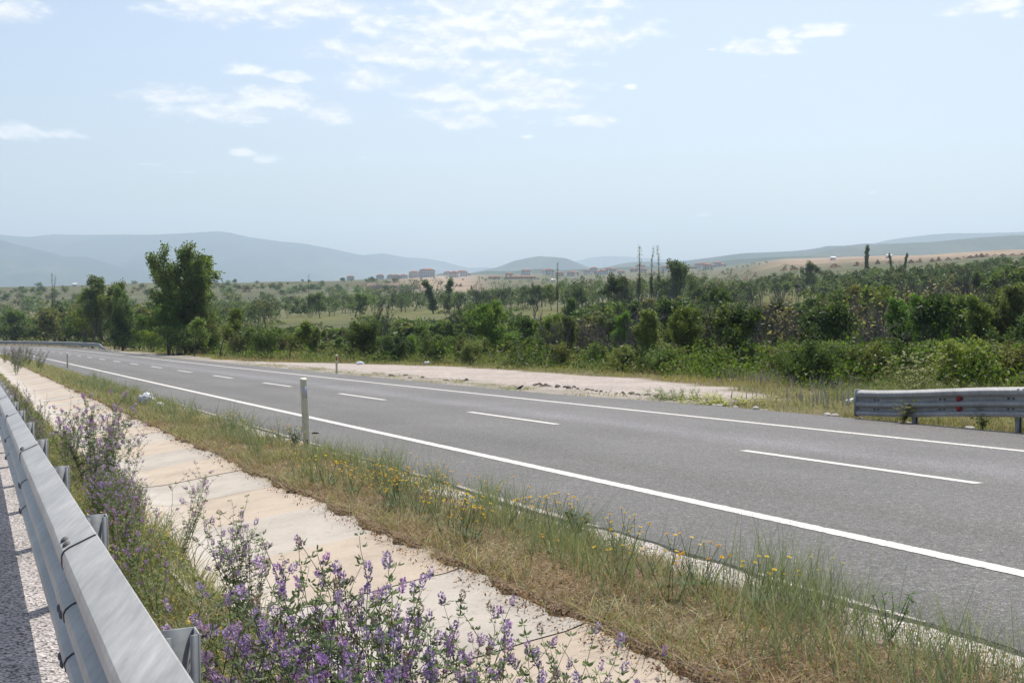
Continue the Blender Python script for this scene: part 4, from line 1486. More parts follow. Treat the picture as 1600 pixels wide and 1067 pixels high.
# apartment block
x, y, z = at(668, 1800)
ab = empty('apartment_block', (x, y, z + 1.0), R(-6), label='long grey apartment block with a red roof above the spoil bank', cat='building')
house_parts(ab, 25, 12, 11.0, 3.2, noisy_wall('grey_plaster', (.46, .45, .44)), 3, 7)
ab2 = empty('apartment_block', (at(648, 1830)[0], 1830, gz(*at(648, 1830)[:2]) + .5), R(-6), label='lower apartment wing with a red roof left of the long grey block', cat='building')
house_parts(ab2, 17, 11, 8.4, 2.6, m_walls[1], 2, 5)
for px, Z, lab in ((118, 880, 'white roofed shed on the brow of the left hill'), (1387, 720, 'white van sized hut on the bare earth plateau'), (1300, 760, 'pale low hut behind the heaps on the plateau'), (864, 900, 'white walled house at the edge of the town')):
    x, y, z = at(px, Z)
    r = empty('hut', (x, y, z + .6), R(10), label=lab, cat='hut')
    m = MB(); m.box((0, 0, .1), (3.4, 2.4, 2.2)); m.build('wall', m_white, r)
    m = MB(); V = [(-1.9, -1.4, 1.2), (1.9, -1.4, 1.2), (1.9, 1.4, 1.2), (-1.9, 1.4, 1.2), (-1.9, 0, 1.7), (1.9, 0, 1.7)]
    m.add(V, [(0, 1, 5, 4), (2, 3, 4, 5), (0, 4, 3, 3), (1, 2, 5, 5)], 0); m.build('roof', m_white, r)


def heap_mesh(seed, col):
    g = np.random.default_rng(seed)
    n, k = 26, 9
    V = []
    for i in range(k):
        t = i / (k - 1)
        for j in range(n):
            a = j / n * 6.283
            rr_ = (1 - t) * (1 + .35 * (vnoise(math.cos(a) * 3 + seed * 7, math.sin(a) * 3 + 5, 1.2, 3) - .5)) + .04
            hz_ = (t ** .8) * (.8 + .5 * vnoise(math.cos(a) * 2 + seed, math.sin(a) * 2 + t * 3, .8, 3))
            V.append((rr_ * math.cos(a) * 1.0, rr_ * math.sin(a) * .7, hz_))
    V = np.array(V) + g.normal(0, .07, (n * k, 3))
    V[:n, 2] = -.4
    F = [(i * n + j, i * n + (j + 1) % n, (i + 1) * n + (j + 1) % n, (i + 1) * n + j) for i in range(k - 1) for j in range(n)]
    m = MB(); m.add(V, F, 0, np.array(col) * (.7 + .6 * g.random((n * k, 1))))
    return m.mesh('heap', [m_terrain])


heaps = [heap_mesh(1, (.30, .20, .13)), heap_mesh(2, (.20, .13, .085)), heap_mesh(3, (.36, .27, .19))]
for px, py, w, mi in [(1301, 401, 16, 0), (1304, 407, 12, 1), (1311, 406, 10, 1), (1338, 406, 12, 1), (1345, 405, 14, 2), (1390, 402, 10, 0), (1422, 400, 12, 1), (1431, 399, 9, 0), (1436, 400, 8, 0), (1455, 400, 9, 1), (1480, 397, 12, 0), (1495, 396, 10, 1),
                      (1503, 395, 12, 2), (1515, 396, 10, 1), (1524, 395, 10, 0), (1532, 394, 9, 1), (1540, 394, 12, 0), (1552, 393, 13, 2), (1565, 393, 12, 1), (1580, 391, 16, 1), (1595, 389, 14, 0), (1225, 409, 14, 0), (1240, 410, 10, 1), (1166, 419, 14, 0),
                      (1180, 417, 12, 2), (698, 446, 8, 1), (706, 446, 8, 1), (714, 446, 8, 0), (720, 444, 8, 1), (566, 452, 10, 1), (572, 451, 7, 0), (560, 452, 6, 1), (1000, 428, 10, 0), (980, 430, 9, 1), (1048, 426, 10, 0), (1370, 403, 9, 1), (1405, 402, 9, 2), (1465, 399, 9, 0)]:
    Z = 640 if px > 1100 else 820
    x, y, z = at(px, Z)
    o = link('earth_heap', heaps[mi], None, (x, y, z - .2), random.uniform(0, 6))
    sc = w / FPX * Z / 2 * 1.35
    o.scale = (sc * random.uniform(.8, 1.3), sc * random.uniform(.8, 1.2), random.uniform(1.0, 2.6))
    tag(o, ('heap of reddish excavated earth on the bare plateau at right' if px > 1100 else 'heap of dug earth at the edge of the distant town'), 'earth heap', 'earth heaps on the right plateau' if px > 1100 else 'earth heaps by the town')
# square spoil bank with a flat top
x, y, z = at(620, 760)
m = MB()
w_, d_, h_ = 19, 20, 5.2
V = []
for zz, k in ((-2, 1.12), (0, 1.06), (.5 * h_, 1.0), (h_, .93)):
    for j in range(40):
        a = j / 40 * 6.283
        rx_ = max(-1, min(1, 1.35 * math.cos(a))) * w_ * k; ry_ = max(-1, min(1, 1.35 * math.sin(a))) * d_ * k
        V.append((rx_ + random.gauss(0, .25), ry_ + random.gauss(0, .25), zz + (random.gauss(0, .12) if zz > 0 else 0)))
F = [(i * 40 + j, i * 40 + (j + 1) % 40, (i + 1) * 40 + (j + 1) % 40, (i + 1) * 40 + j) for i in range(3) for j in range(40)]
n0 = 120; V.append((0, 0, h_ + .1)); F += [(160, n0 + j, n0 + (j + 1) % 40, n0 + (j + 2) % 40) for j in range(0, 40, 2)]
m.add(V, F, 0, (.36, .27, .205))
o = m.build('spoil_bank', m_terrain, loc=(x, y, z - 1)); tag(o, 'flat topped bank of dug pinkish earth below the apartment block', 'earth bank')


# ------------------------------------------------------------------ undergrowth, grass and weeds (nobody could count them)
def blades(m, P0, h, w, lean, az_, col, bend=.6, nseg=3, mat=0):
    """tapering grass blades: base points P0 (n,3), heights, widths, lean (0 upright), direction of lean"""
    n = len(P0)
    t = np.linspace(0, 1, nseg + 1)
    ca, sa = np.cos(az_), np.sin(az_)
    hor = (lean * h)[:, None] * (t[None, :] * (1 - bend) + bend * t[None, :] ** 2)
    ver = h[:, None] * (t[None, :] - .25 * np.minimum(lean, 1.5)[:, None] * t[None, :] ** 2)
    cx = P0[:, 0:1] + hor * ca[:, None]; cy = P0[:, 1:2] + hor * sa[:, None]; cz = P0[:, 2:3] + ver
    wt = w[:, None] * np.array([1 - .92 * k ** 1.4 for k in t])[None, :] / 2
    fa = rng.random(n) * 6.283
    wx, wy = np.cos(fa)[:, None] * wt, np.sin(fa)[:, None] * wt
    L = np.stack([cx - wx, cy - wy, cz], 2); Rr = np.stack([cx + wx, cy + wy, cz], 2)
    V = np.stack([L, Rr], 2).reshape(n, -1, 3)
    k = 2 * (nseg + 1)
    base = (np.arange(n) * k)[:, None, None]
    F = np.array([[2 * i, 2 * i + 1, 2 * i + 3, 2 * i + 2] for i in range(nseg)])[None] + base
    tipdry = np.linspace(.85, 1.15, nseg + 1)
    C = np.repeat((col[:, None, :] * tipdry[None, :, None])[:, :, None, :], 2, 2).reshape(-1, 3)
    m.add(V.reshape(-1, 3), F.reshape(-1, 4), mat, C)


def pick(pal, n):
    P_ = np.array(pal)
    return P_[rng.integers(0, len(P_), n)] * (.75 + .5 * rng.random((n, 1)))


def sprinkle(n, s0, s1, d0, d1, power=1.0):
    """points over the corridor, thinner with distance"""
    if power == 1.0: s = np.exp(rng.uniform(math.log(s0 + 3), math.log(s1 + 3), n)) - 3
    else: s = rng.uniform(s0, s1, n)
    d = rng.uniform(d0, d1, n)
    return s, d


G_GREEN = [(.215, .24, .105), (.26, .275, .14), (.175, .205, .088), (.31, .305, .18)]
G_DRY = [(.34, .27, .155), (.28, .205, .115), (.41, .34, .21), (.24, .165, .09)]
G_BROWN = [(.25, .14, .068), (.20, .112, .058), (.31, .185, .095), (.15, .09, .05)]
G_WIRY = [(.20, .23, .13), (.25, .265, .165), (.165, .195, .105)]


def pts(s, d, lift=0.0):
    x, y = plan(s, d)
    return np.stack([x, y, np.where((d < -3.05) & (d > -3.3), corr_z(s, d * 0 - 3.05) - .15 * (-3.05 - d), corr_z(s, d)) + lift], 1)


def scale_far(s):
    return np.clip(np.hypot(s, 2.5) / 9.0, 1, 7)


# --- strip between the ditch and the pavement
def near_verge():
    m = MB()
    # low brown mat, thickest along the lip of the ditch
    n = 60000
    s, d = sprinkle(n, .5, 120, -3.26, -1.66)
    keep = (vnoise(s, d * 1.5, .55, 3) + .35 * sstep(-2.3, -2.9, d) > .40 + .35 * rng.random(n) * sstep(-2.0, -1.65, d)) & (d > lip(s) - .02)
    s, d = s[keep], d[keep]; n = len(s)
    edge = sstep(-2.7, -3.05, d)
    f = scale_far(s)
    br = vnoise(s, d, .9, 3)[:, None]
    col = np.where(rng.random((n, 1)) < (.25 + .75 * sstep(.40, .58, br)), pick(G_BROWN, n), pick(G_DRY, n))
    col = np.where(rng.random((n, 1)) < .16, pick(G_GREEN, n), col)
    blades(m, pts(s, d, -.01), (.025 + .06 * rng.random(n)) * (1 + .5 * edge), (.0045 + .004 * rng.random(n)) * f, 1.0 + 1.4 * rng.random(n), rng.random(n) * 6.28, col)
    # fine green grass in drifts
    n = 80000
    s, d = sprinkle(n, .5, 130, -3.10, -1.60)
    dn = vnoise(s + 11, d * 1.3, 1.1, 3) + .16 * sstep(12, 30, s) - .22 * sstep(-1.78, -1.62, d) * sstep(22, 8, s)
    keep = dn > .37 + .34 * rng.random(n) + .09 * sstep(11, 6, s)
    s, d = s[keep], d[keep]; n = len(s); f = scale_far(s)
    tall = vnoise(s + 31, d, 1.7, 2)
    col = np.where(rng.random((n, 1)) < .55, pick(G_GREEN, n), pick(G_DRY, n))
    h = (.05 + .14 * rng.random(n) * (.5 + tall)) * (1 + .25 * sstep(15, 40, s))
    blades(m, pts(s, d, -.01), h, (.0035 + .003 * rng.random(n)) * f, .25 + .9 * rng.random(n), rng.random(n) * 6.28, col)
    # tall wiry stems in tufts, leaning every way
    for k in range(170):
        s0 = math.exp(rng.uniform(math.log(3.2), math.log(45))) - .5; d0 = rng.uniform(-2.75, -1.66)
        c = int(rng.integers(14, 46)); r_ = rng.uniform(.08, .28)
        s = s0 + rng.normal(0, r_, c); d = np.clip(d0 + rng.normal(0, r_ * .6, c), -3.0, -1.57)
        h = rng.uniform(.16, .5) * (.55 + .6 * rng.random(c))
        blades(m, pts(s, d, -.01), h, (.0032 + .002 * rng.random(c)) * max(1, s0 / 9), .15 + .75 * rng.random(c), rng.normal(rng.random() * 6.28, 1.1, c), pick(G_WIRY, c), .45, 4)
    # the big green tufts the photo shows along the pavement
    for s0, d0, c, h0 in ((4.75, -1.72, 300, .42), (4.35, -1.85, 190, .36), (5.15, -1.68, 80, .52), (6.9, -1.95, 130, .34), (7.6, -2.2, 130, .34), (6.2, -2.35, 160, .32), (5.6, -2.5, 140, .30),
                          (11.6, -1.68, 260, .44), (12.6, -1.74, 200, .40), (10.2, -1.66, 160, .36), (13.6, -1.8, 160, .34), (17.5, -2.1, 200, .32), (8.8, -1.72, 160, .34), (3.2, -1.8, 60, .44), (2.7, -2.1, 40, .5)):
        s = s0 + rng.normal(0, .24, c); d = np.clip(d0 + rng.normal(0, .11, c), -3.0, -1.56)
        h = h0 * (.4 + .75 * rng.random(c))
        blades(m, pts(s, d, -.01), h, .0032 + .0022 * rng.random(c), .12 + .6 * rng.random(c), rng.random(c) * 6.28, pick(G_GREEN + G_WIRY, c), .5, 4)
    # small seed husks and leaf litter
    n = 14000
    s, d = sprinkle(n, .5, 40, -3.2, -1.62)
    s, d = s[d > lip(s)], d[d > lip(s)]
    tips = [(p, None) for p in pts(s, np.maximum(d, -3.05) * 0 + d, .03)]
    leaves(m, tips, 16000, .016, G_BROWN + G_DRY + [(.20, .22, .09)], rng, .03)
    return m.build('verge_grass', m_grass)


def ditch_litter():
    """dry stalks and roots lying on the slabs along the lip of the ditch"""
    m = MB()
    n = 900
    s = np.exp(rng.uniform(math.log(3.5), math.log(40), n)) - .5
    d = -3.10 - .75 * rng.random(n) ** 2.6
    k = vnoise(s, s * 0 + 1.7, .5, 2) > .40
    s, d = s[k], d[k]; n = len(s)
    blades(m, pts(s, d, .007), .02 + .012 * rng.random(n), .0025 + .0015 * rng.random(n), 4 + 5 * rng.random(n), rng.random(n) * 6.28, pick([(.10, .085, .07), (.16, .12, .08), (.28, .22, .14)], n), .3, 4)
    n = 2600
    s = np.exp(rng.uniform(math.log(3.5), math.log(40), n)) - .5
    d = -3.12 - .16 * rng.random(n) ** 1.6
    leaves(m, [(p, None) for p in pts(s, d, .012)], n, .018, G_BROWN + [(.09, .065, .04)], rng, .01)
    return m.build('dry_litter', m_grass)


tag(ditch_litter(), 'dry stalks and crumbs scattered along the edge of the concrete ditch', None, None, 'stuff')
tag(near_verge(), 'dry brown and green grass between the concrete ditch and the road', None, None, 'stuff')


# --- weeds on the berm between the guardrail and the ditch
def berm_weeds():
    m = MB()
    n = 60000
    s, d = sprinkle(n, .8, 110, -5.33, -4.5)
    keep = (vnoise(s, d, .6, 3) > .25 + .25 * rng.random(n)) & (d < -4.62 - .12 * sstep(10, 20, s) + .16 * vnoise(s, d * 0, .7, 3))
    s, d = s[keep], d[keep]; n = len(s); f = np.clip(np.hypot(s, 2) / 5, 1, 7)
    col = np.where(rng.random((n, 1)) < .6, pick(G_GREEN, n), pick(G_DRY + [(.25, .22, .07)], n))
    h = (.07 + .27 * rng.random(n) * (.4 + vnoise(s, d, 1.3, 2))) * (1 - .45 * sstep(9, 20, s))
    blades(m, pts(s, d, -.01), h, (.0035 + .003 * rng.random(n)) * f, .3 + .9 * rng.random(n), rng.random(n) * 6.28, col)
    # clover-like small leaves, a low cushion with humps
    n = 60000
    s, d = sprinkle(n, .8, 60, -5.33, -4.52)
    hump = vnoise(s + 5, d * 1.4, .7, 3)
    z = hump * .34 * rng.random(n) ** .7 * sstep(-4.5, -4.75, d) * sstep(45, 12, s)
    kk = d < -4.62 - .14 * sstep(10, 20, s)
    s, d, z = s[kk], d[kk], z[kk]
    P0 = pts(s, d, 0); P0[:, 2] += z
    for a, b, sz in ((0, 6, .016), (6, 16, .022), (16, 60, .036)):
        k = (s >= a) & (s < b)
        if k.sum() > 10:
            leaves(m, [(p, None) for p in P0[k]], int(k.sum()), sz, [(.15, .205, .065), (.18, .235, .08), (.12, .165, .055), (.22, .25, .11), (.24, .22, .08)], rng, .02)
    # little yellow clover heads
    n = 2600
    s, d = sprinkle(n, .8, 40, -5.3, -4.6)
    k = vnoise(s + 3, d, .9, 2) > .46
    s, d = s[k], d[k]
    P0 = pts(s, d, 0); P0[:, 2] += .05 + .25 * rng.random(len(s))
    leaves(m, [(p, None) for p in P0], len(s) * 3, .014, [(.55, .38, .02), (.62, .46, .05), (.5, .3, .02)], rng, .008)
    return m.build('berm_weeds', m_grass)


tag(berm_weeds(), 'low green weeds with tiny yellow heads between the guardrail and the ditch', None, None, 'stuff')


# --- far verge: tall mixed grass between the gravel, the rail and the shrubs
def far_grass():
    m = MB()
    n = 120000
    s = np.exp(rng.uniform(math.log(11), math.log(150), n)) - 9
    d = rng.uniform(9.6, 25, n)
    e = far_edge(s)
    lay = layby(s, d)
    keep = (d > e + .12 + .25 * rng.random(n)) & (lay < .25 + .2 * rng.random(n)) & (vnoise(s, d, 1.4, 3) > .22 + .2 * rng.random(n))
    s, d = s[keep], d[keep]; n = len(s)
    x, y = plan(s, d)
    P0 = np.stack([x, y, ground_z(x, y) - .02], 1)
    back = sstep(2.0, 6.0, d - np.maximum(np.interp(s, LB_S, LB_D), 10.3))
    h = (.12 + .35 * rng.random(n)) * (.55 + .95 * back) * (.7 + .6 * vnoise(s, d, 3, 2))
    gfr = sstep(.40, .62, vnoise(s + 9, d, 4.5, 3) + .3 * back)[:, None]
    col = np.where(rng.random((n, 1)) < .15 + .7 * gfr, pick(G_GREEN, n), pick(G_DRY, n))
    yel = vnoise(s + 70, d + 3, 2.6, 2)[:, None]
    col = np.where((yel > .60) & (rng.random((n, 1)) < .4), pick([(.36, .33, .04), (.42, .36, .05)], n), col)
    blades(m, P0, h, (.010 + .008 * rng.random(n)) * np.clip(y / 32, .55, 3), .2 + .6 * rng.random(n), rng.random(n) * 6.28, col)
    # leafy weeds towards the shrubs
    n = 60000
    s = np.exp(rng.uniform(math.log(11), math.log(140), n)) - 9
    d = rng.uniform(10.4, 25, n)
    bk = np.maximum(np.interp(s, LB_S, LB_D), 10.6)
    keep = (d > bk + 1.2 + 1.5 * rng.random(n)) & (vnoise(s + 21, d, 1.7, 3) > .42)
    s, d = s[keep], d[keep]; n = len(s)
    x, y = plan(s, d)
    P0 = np.stack([x, y, ground_z(x, y)], 1)
    P0[:, 2] += (vnoise(s + 21, d, 1.7, 3) - .40) * 2.2 * rng.random(n) ** .6
    for a, b, sz in ((0, 45, .07), (45, 75, .11), (75, 200, .18)):
        k = (y >= a) & (y < b)
        if k.sum() > 10: leaves(m, [(p, None) for p in P0[k]], int(k.sum()), sz, [(.10, .15, .045), (.13, .175, .05), (.085, .12, .05), (.15, .17, .07)], rng, .06)
    # sparse low weeds on the rubble along the front of the gravel
    n = 9000
    s = rng.uniform(19, 70, n); d = far_edge(s) + .25 + 2.2 * rng.random(n)
    k = vnoise(s + 5, d * 2, 1.1, 3) > .52 + .1 * rng.random(n)
    s, d = s[k], d[k]; x, y = plan(s, d)
    blades(m, np.stack([x, y, ground_z(x, y) - .01], 1), .04 + .10 * rng.random(len(s)), .012 + .008 * rng.random(len(s)), .6 + .8 * rng.random(len(s)), rng.random(len(s)) * 6.28, pick(G_GREEN + G_GREEN + G_DRY, len(s)))
    # weeds under and behind the steel rail at right
    n = 5200
    s = rng.uniform(1, 17.2, n); d = 9.84 + 1.1 * rng.random(n) ** 1.5
    k = vnoise(s * 1.3, d, .5, 3) > .36
    s, d = s[k], d[k]; x, y = plan(s, d); c = len(s)
    blades(m, np.stack([x, y, ground_z(x, y) - .02], 1), .12 + .34 * rng.random(c), .007 + .005 * rng.random(c), .3 + .7 * rng.random(c), rng.random(c) * 6.28, pick(G_GREEN + G_DRY, c))
    s2 = rng.uniform(1, 17, 2600); d2 = 9.86 + .8 * rng.random(2600)
    k = vnoise(s2 + 7, d2, .7, 3) > .50
    x, y = plan(s2[k], d2[k])
    leaves(m, [(p, None) for p in np.stack([x, y, ground_z(x, y) + .02 + .25 * rng.random(k.sum())], 1)], 3200, .05, [(.10, .14, .045), (.13, .175, .05), (.15, .17, .07)], rng, .05)
    # greyish violet spikes of viper's bugloss in two drifts
    for s0, d0, c in ((30, 18.8, 130), (26.5, 17.8, 120), (20.5, 13.0, 70), (17.8, 12.2, 50)):
        s = s0 + rng.normal(0, 1.5, c); d = d0 + rng.normal(0, .5, c)
        x, y = plan(s, d)
        P0 = np.stack([x, y, ground_z(x, y)], 1)
        blades(m, P0, .25 + .35 * rng.random(c), .022 + .02 * rng.random(c), .1 + .2 * rng.random(c), rng.random(c) * 6.28, pick([(.20, .19, .24), (.17, .16, .22), (.24, .22, .27)], c))
    return m.build('far_verge_grass', m_grass)


tag(far_grass(), 'tall dry and green grass with weeds along the far side of the road', None, None, 'stuff')


# --- undergrowth of the valley wood
def undergrowth():
    m = MB()
    n = 2600
    Z = np.exp(rng.uniform(math.log(26), math.log(300), n))
    px = rng.uniform(-80, 1760, n)
    x, y = (px - 800) / FPX * Z, Z
    s, d = to_sd(x, y)
    keep = d > np.interp(s, [0, 20, 26, 32, 45, 60, 80, 110, 140, 200], [17, 18, 18.5, 19.5, 20.5, 18, 15, 14, 15, 15])
    for a, b, c0, c1 in MEAD: keep &= ~((np.abs(px - a) < b + 4) & (Z > c0 - 10) & (Z < c1))
    keep &= (px > 780) | (rng.random(n) < .65)
    x, y, px = x[keep], y[keep], px[keep]
    z = ground_z(x, y)
    names = ('dark', 'mid', 'olive', 'fresh', 'mid', 'dark', 'olive')
    for i in range(len(x)):
        Y = y[i]
        r_ = rng.uniform(.8, 1.9) * (1 + Y / 260)
        hh = rng.uniform(.5, 1.7)
        k = int(min(260, max(60, 9000 / Y)))
        u = rng.normal(0, 1, (k, 3)); u /= np.linalg.norm(u, axis=1, keepdims=True)
        u[:, 2] = np.abs(u[:, 2])
        q = np.array([x[i], y[i], z[i]]) + u * np.array([r_, r_, hh]) * (.55 + .5 * rng.random((k, 1)))
        br = rng.uniform(.5, .95)
        leaves(m, [(p, None) for p in q], k, float(np.clip(Y * .0032, .13, .6)), [tuple(c * br for c in cc) for cc in PAL[names[int(rng.integers(0, 7))]]], rng, .15)
    return m.build('undergrowth', m_leaf)


tag(undergrowth(), 'tangled undergrowth of brambles and saplings filling the wood', None, None, 'stuff')


# ------------------------------------------------------------------ flowering plants in the foreground
PURP = [(.32, .20, .50), (.38, .26, .56), (.26, .15, .41), (.46, .35, .62), (.34, .215, .48)]
LEAFC = [(.115, .165, .065), (.145, .195, .085), (.09, .135, .055), (.20, .23, .13)]


def flower_head(m, p, d, size, g, faded=False):
    """a short dense raceme: small petals standing out all round the axis"""
    n = int(54 * (size / .02) ** .5)
    t = g.random(n)
    a = g.random(n) * 6.283
    d = unit(d)
    e1 = unit(np.cross(d, [.3, .5, .8])); e2 = np.cross(d, e1)
    rad = size * .34 * np.sqrt(np.clip(1 - (2 * t - 1) ** 2, .05, 1))
    outd = np.cos(a)[:, None] * e1 + np.sin(a)[:, None] * e2
    c = p + d * (t * size * 1.25)[:, None] + outd * (rad * .55)[:, None]
    ax = outd * .8 + d * .55 + g.normal(0, .22, (n, 3)); ax /= np.linalg.norm(ax, axis=1, keepdims=True)
    wd = np.cross(ax, d + g.normal(0, .3, (n, 3))); wd /= np.linalg.norm(wd, axis=1, keepdims=True) + 1e-9
    L = size * .30 * (.7 + .6 * g.random(n))[:, None]; W = L * .62
    up = np.cross(ax, wd)
    V = np.stack([c, c + ax * L * .6 + wd * W * .5 + up * L * .15, c + ax * L, c + ax * L * .6 - wd * W * .5 + up * L * .15], 1).reshape(-1, 3)
    pal = np.array(PURP) if not faded else np.array([(.20, .15, .12), (.16, .13, .09), (.26, .18, .24)])
    col = pal[g.integers(0, len(pal), n)] * (.75 + .55 * g.random((n, 1)))
    m.add(V, np.arange(n * 4).reshape(-1, 4), 0, np.repeat(col, 4, 0))


def trifoliate(m, p, d, size, g):
    d = unit(d)
    side = unit(np.cross(d, [0, 0, 1.0]) + 1e-4)
    up = np.cross(side, d)
    for k, (f, s_) in enumerate(((1.0, 0), (.55, .85), (.55, -.85))):
        ax = unit(d * f + side * s_ + g.normal(0, .18, 3))
        b0 = p + d * size * .35
        w = unit(np.cross(ax, up + g.normal(0, .3, 3)))
        L, W = size * (.8 + .4 * g.random()), size * .36
        nrm = np.cross(ax, w)
        c = np.array(LEAFC)[g.integers(0, 4)] * (.8 + .4 * g.random())
        V = [b0, b0 + ax * L * .35 + w * W * .5 + nrm * L * .10, b0 + ax * L * .8 + w * W * .42 + nrm * L * .08, b0 + ax * L, b0 + ax * L * .8 - w * W * .42 + nrm * L * .08, b0 + ax * L * .35 - w * W * .5 + nrm * L * .10]
        m.add(V, [(0, 1, 2, 3), (0, 3, 4, 5)], 0, c)


def alfalfa(seed, H=.85, nst=9, heads=1.0, leafsz=.026, spread=.30):
    g = np.random.default_rng(seed)
    st, lf, fl = MB(), MB(), MB()
    scol = lambda: np.array([.10, .13, .055]) * (.8 + .5 * g.random())

    def axis(p, d, L, n, wob):
        P_ = [p]
        for i in range(n):
            d = unit(d + g.normal(0, wob, 3) + np.array([0, 0, .05]))
            p = p + d * L / n; P_.append(p)
        return np.array(P_), d

    for i in range(nst):
        a = g.random() * 6.283; sp = spread * (.3 + .9 * g.random())
        d0 = unit(np.array([math.cos(a) * sp, math.sin(a) * sp, 1]))
        L = H * (.7 + .4 * g.random())
        P_, d1 = axis(np.array([math.cos(a), math.sin(a), 0]) * .04 * g.random(), d0, L, 8, .07)
        st.tube(P_, np.linspace(.0026, .0013, 9), 4, 0, scol(), cap=False)
        for j in range(2, 9):
            for q in range(2 if j < 7 else 1):
                b = g.random() * 6.28
                dl = np.array([math.cos(b), math.sin(b), .5 + .4 * g.random()])
                trifoliate(lf, P_[j] - (P_[j] - P_[j - 1]) * g.random() * .8, dl, leafsz * (1.25 - .06 * j) * (.7 + .6 * g.random()), g)
            if j >= 3 and g.random() < .72:
                b = g.random() * 6.28
                db = unit(np.array([math.cos(b) * .75, math.sin(b) * .75, .9]))
                B_, de = axis(P_[j], db, L * (.16 + .16 * g.random()), 4, .1)
                st.tube(B_, np.linspace(.0015, .0009, 5), 4, 0, scol(), cap=False)
                for k in range(1, 5):
                    for q in range(2):
                        bb = g.random() * 6.28
                        trifoliate(lf, B_[k], np.array([math.cos(bb), math.sin(bb), .6]), leafsz * .8 * (.6 + .6 * g.random()), g)
                if g.random() < heads * .5:
                    flower_head(fl, B_[-1], de, .025 + .011 * g.random(), g, g.random() < .16)
        for k in range(1 + int(g.random() * 1.7 * heads)):
            q = P_[-1] - d1 * .03 * k + g.normal(0, .006, 3)
            flower_head(fl, q, unit(d1 + g.normal(0, .35, 3)), .028 + .011 * g.random(), g, g.random() < .12)
    root = empty('purple_flowering_plant', (0, 0, 0))
    link('stem', st.mesh('stem', [m_stem]), root)
    link('foliage', lf.mesh('foliage', [m_leaf]), root)
    link('blossom', fl.mesh('blossom', [m_petal]), root)
    root['reach'] = float(max(max(v.co.z for v in fl_.data.vertices) for fl_ in root.children if fl_.name.startswith('blossom')))
    return root


alf = [[alfalfa(201 + i, H, n, hd), H, False] for i, (H, n, hd) in enumerate(((.85, 9, 1.2), (.8, 8, 1.1), (.9, 7, 1.25), (.75, 10, 1.0), (.7, 12, .9)))]
alf.append([alfalfa(220, .72, 16, .9, .026, .5), .72, False])
rnd = random.Random(3)


def put_alf(s, d, h, k, label, group, tilt=(0, 0)):
    x, y = plan(s, d)
    z = float(corr_z(s, d)) - .01
    src = alf[k]
    sc = h / src[1]
    if not src[2]:
        o = src[0]; src[2] = True
        o.location = (x, y, z); o.rotation_euler = (tilt[0], tilt[1], rnd.uniform(0, 6.28)); o.scale = (sc,) * 3
    else:
        o = dup(src[0], (x, y, z), (tilt[0], tilt[1], rnd.uniform(0, 6.28)), (sc,) * 3)
    return tag(o, label, 'wildflower', group)


# photo column of the foot is free; (column of the tip, row of the tip, depth) place each of the front plants
REACH = [a[0]['reach'] for a in alf]
for a in alf: del a[0]['reach']
FRONT = [(430, 838, 2.75, 0), (455, 850, 2.9, 1), (540, 832, 2.85, 2), (520, 868, 2.6, 0), (555, 870, 2.95, 3), (590, 925, 2.6, 2), (655, 905, 2.65, 2), (685, 912, 2.75, 0),
         (720, 955, 2.6, 1), (745, 955, 2.7, 2), (790, 990, 2.5, 0), (700, 1000, 2.4, 3), (880, 985, 2.45, 2), (915, 985, 2.55, 0), (985, 1005, 2.5, 1), (860, 1010, 2.35, 3), (935, 1035, 2.35, 2),
         (400, 880, 2.7, 3), (385, 935, 2.5, 1), (315, 955, 2.6, 0), (285, 880, 3.1, 1), (440, 960, 2.3, 3), (480, 1000, 2.2, 3)]
for px, py, Z, k in FRONT:
    tipx, tipz = (px - 800) / FPX * Z, row_z(py, Z)
    sT, dT = to_sd(tipx, Z); sT, dT = float(sT[0]), float(dT[0])
    dR = min(dT, rnd.uniform(-4.72, -4.5)) if dT > -4.62 else max(dT, -4.92)
    sR = sT + rnd.uniform(-.05, .1)
    x, y = plan(sR, dR); z = float(corr_z(sR, dR))
    v = Vector((tipx - float(x), Z - float(y), tipz - z))
    L = v.length
    src = alf[k]; sc = L / REACH[k]
    q = Vector((0, 0, 1)).rotation_difference(v.normalized())
    if not src[2]: o = src[0]; src[2] = True
    else: o = dup(src[0])
    o.rotation_mode = 'QUATERNION'
    o.rotation_quaternion = q @ Matrix.Rotation(rnd.uniform(0, 6.28), 4, 'Z').to_quaternion()
    o.location = (float(x), float(y), z - .01); o.scale = (sc * .8, sc * .8, sc)
    tag(o, 'tall purple flowering stalks in the front rank over the concrete ditch', 'wildflower', 'front purple flowers')
for src in alf:                      # later copies turn by Euler angles again
    pass


def put_alf2(s, d, h, k, label, group):
    src = alf[k]
    x, y = plan(s, d); z = float(corr_z(s, d)) - .01
    if not src[2]: o = src[0]; src[2] = True
    else: o = dup(src[0])
    o.rotation_mode = 'XYZ'
    o.rotation_euler = (rnd.gauss(0, .12), rnd.gauss(0, .12), rnd.uniform(0, 6.28))
    sc = h / src[1]
    o.location = (float(x), float(y), z); o.scale = (sc,) * 3
    return tag(o, label, 'wildflower', group)


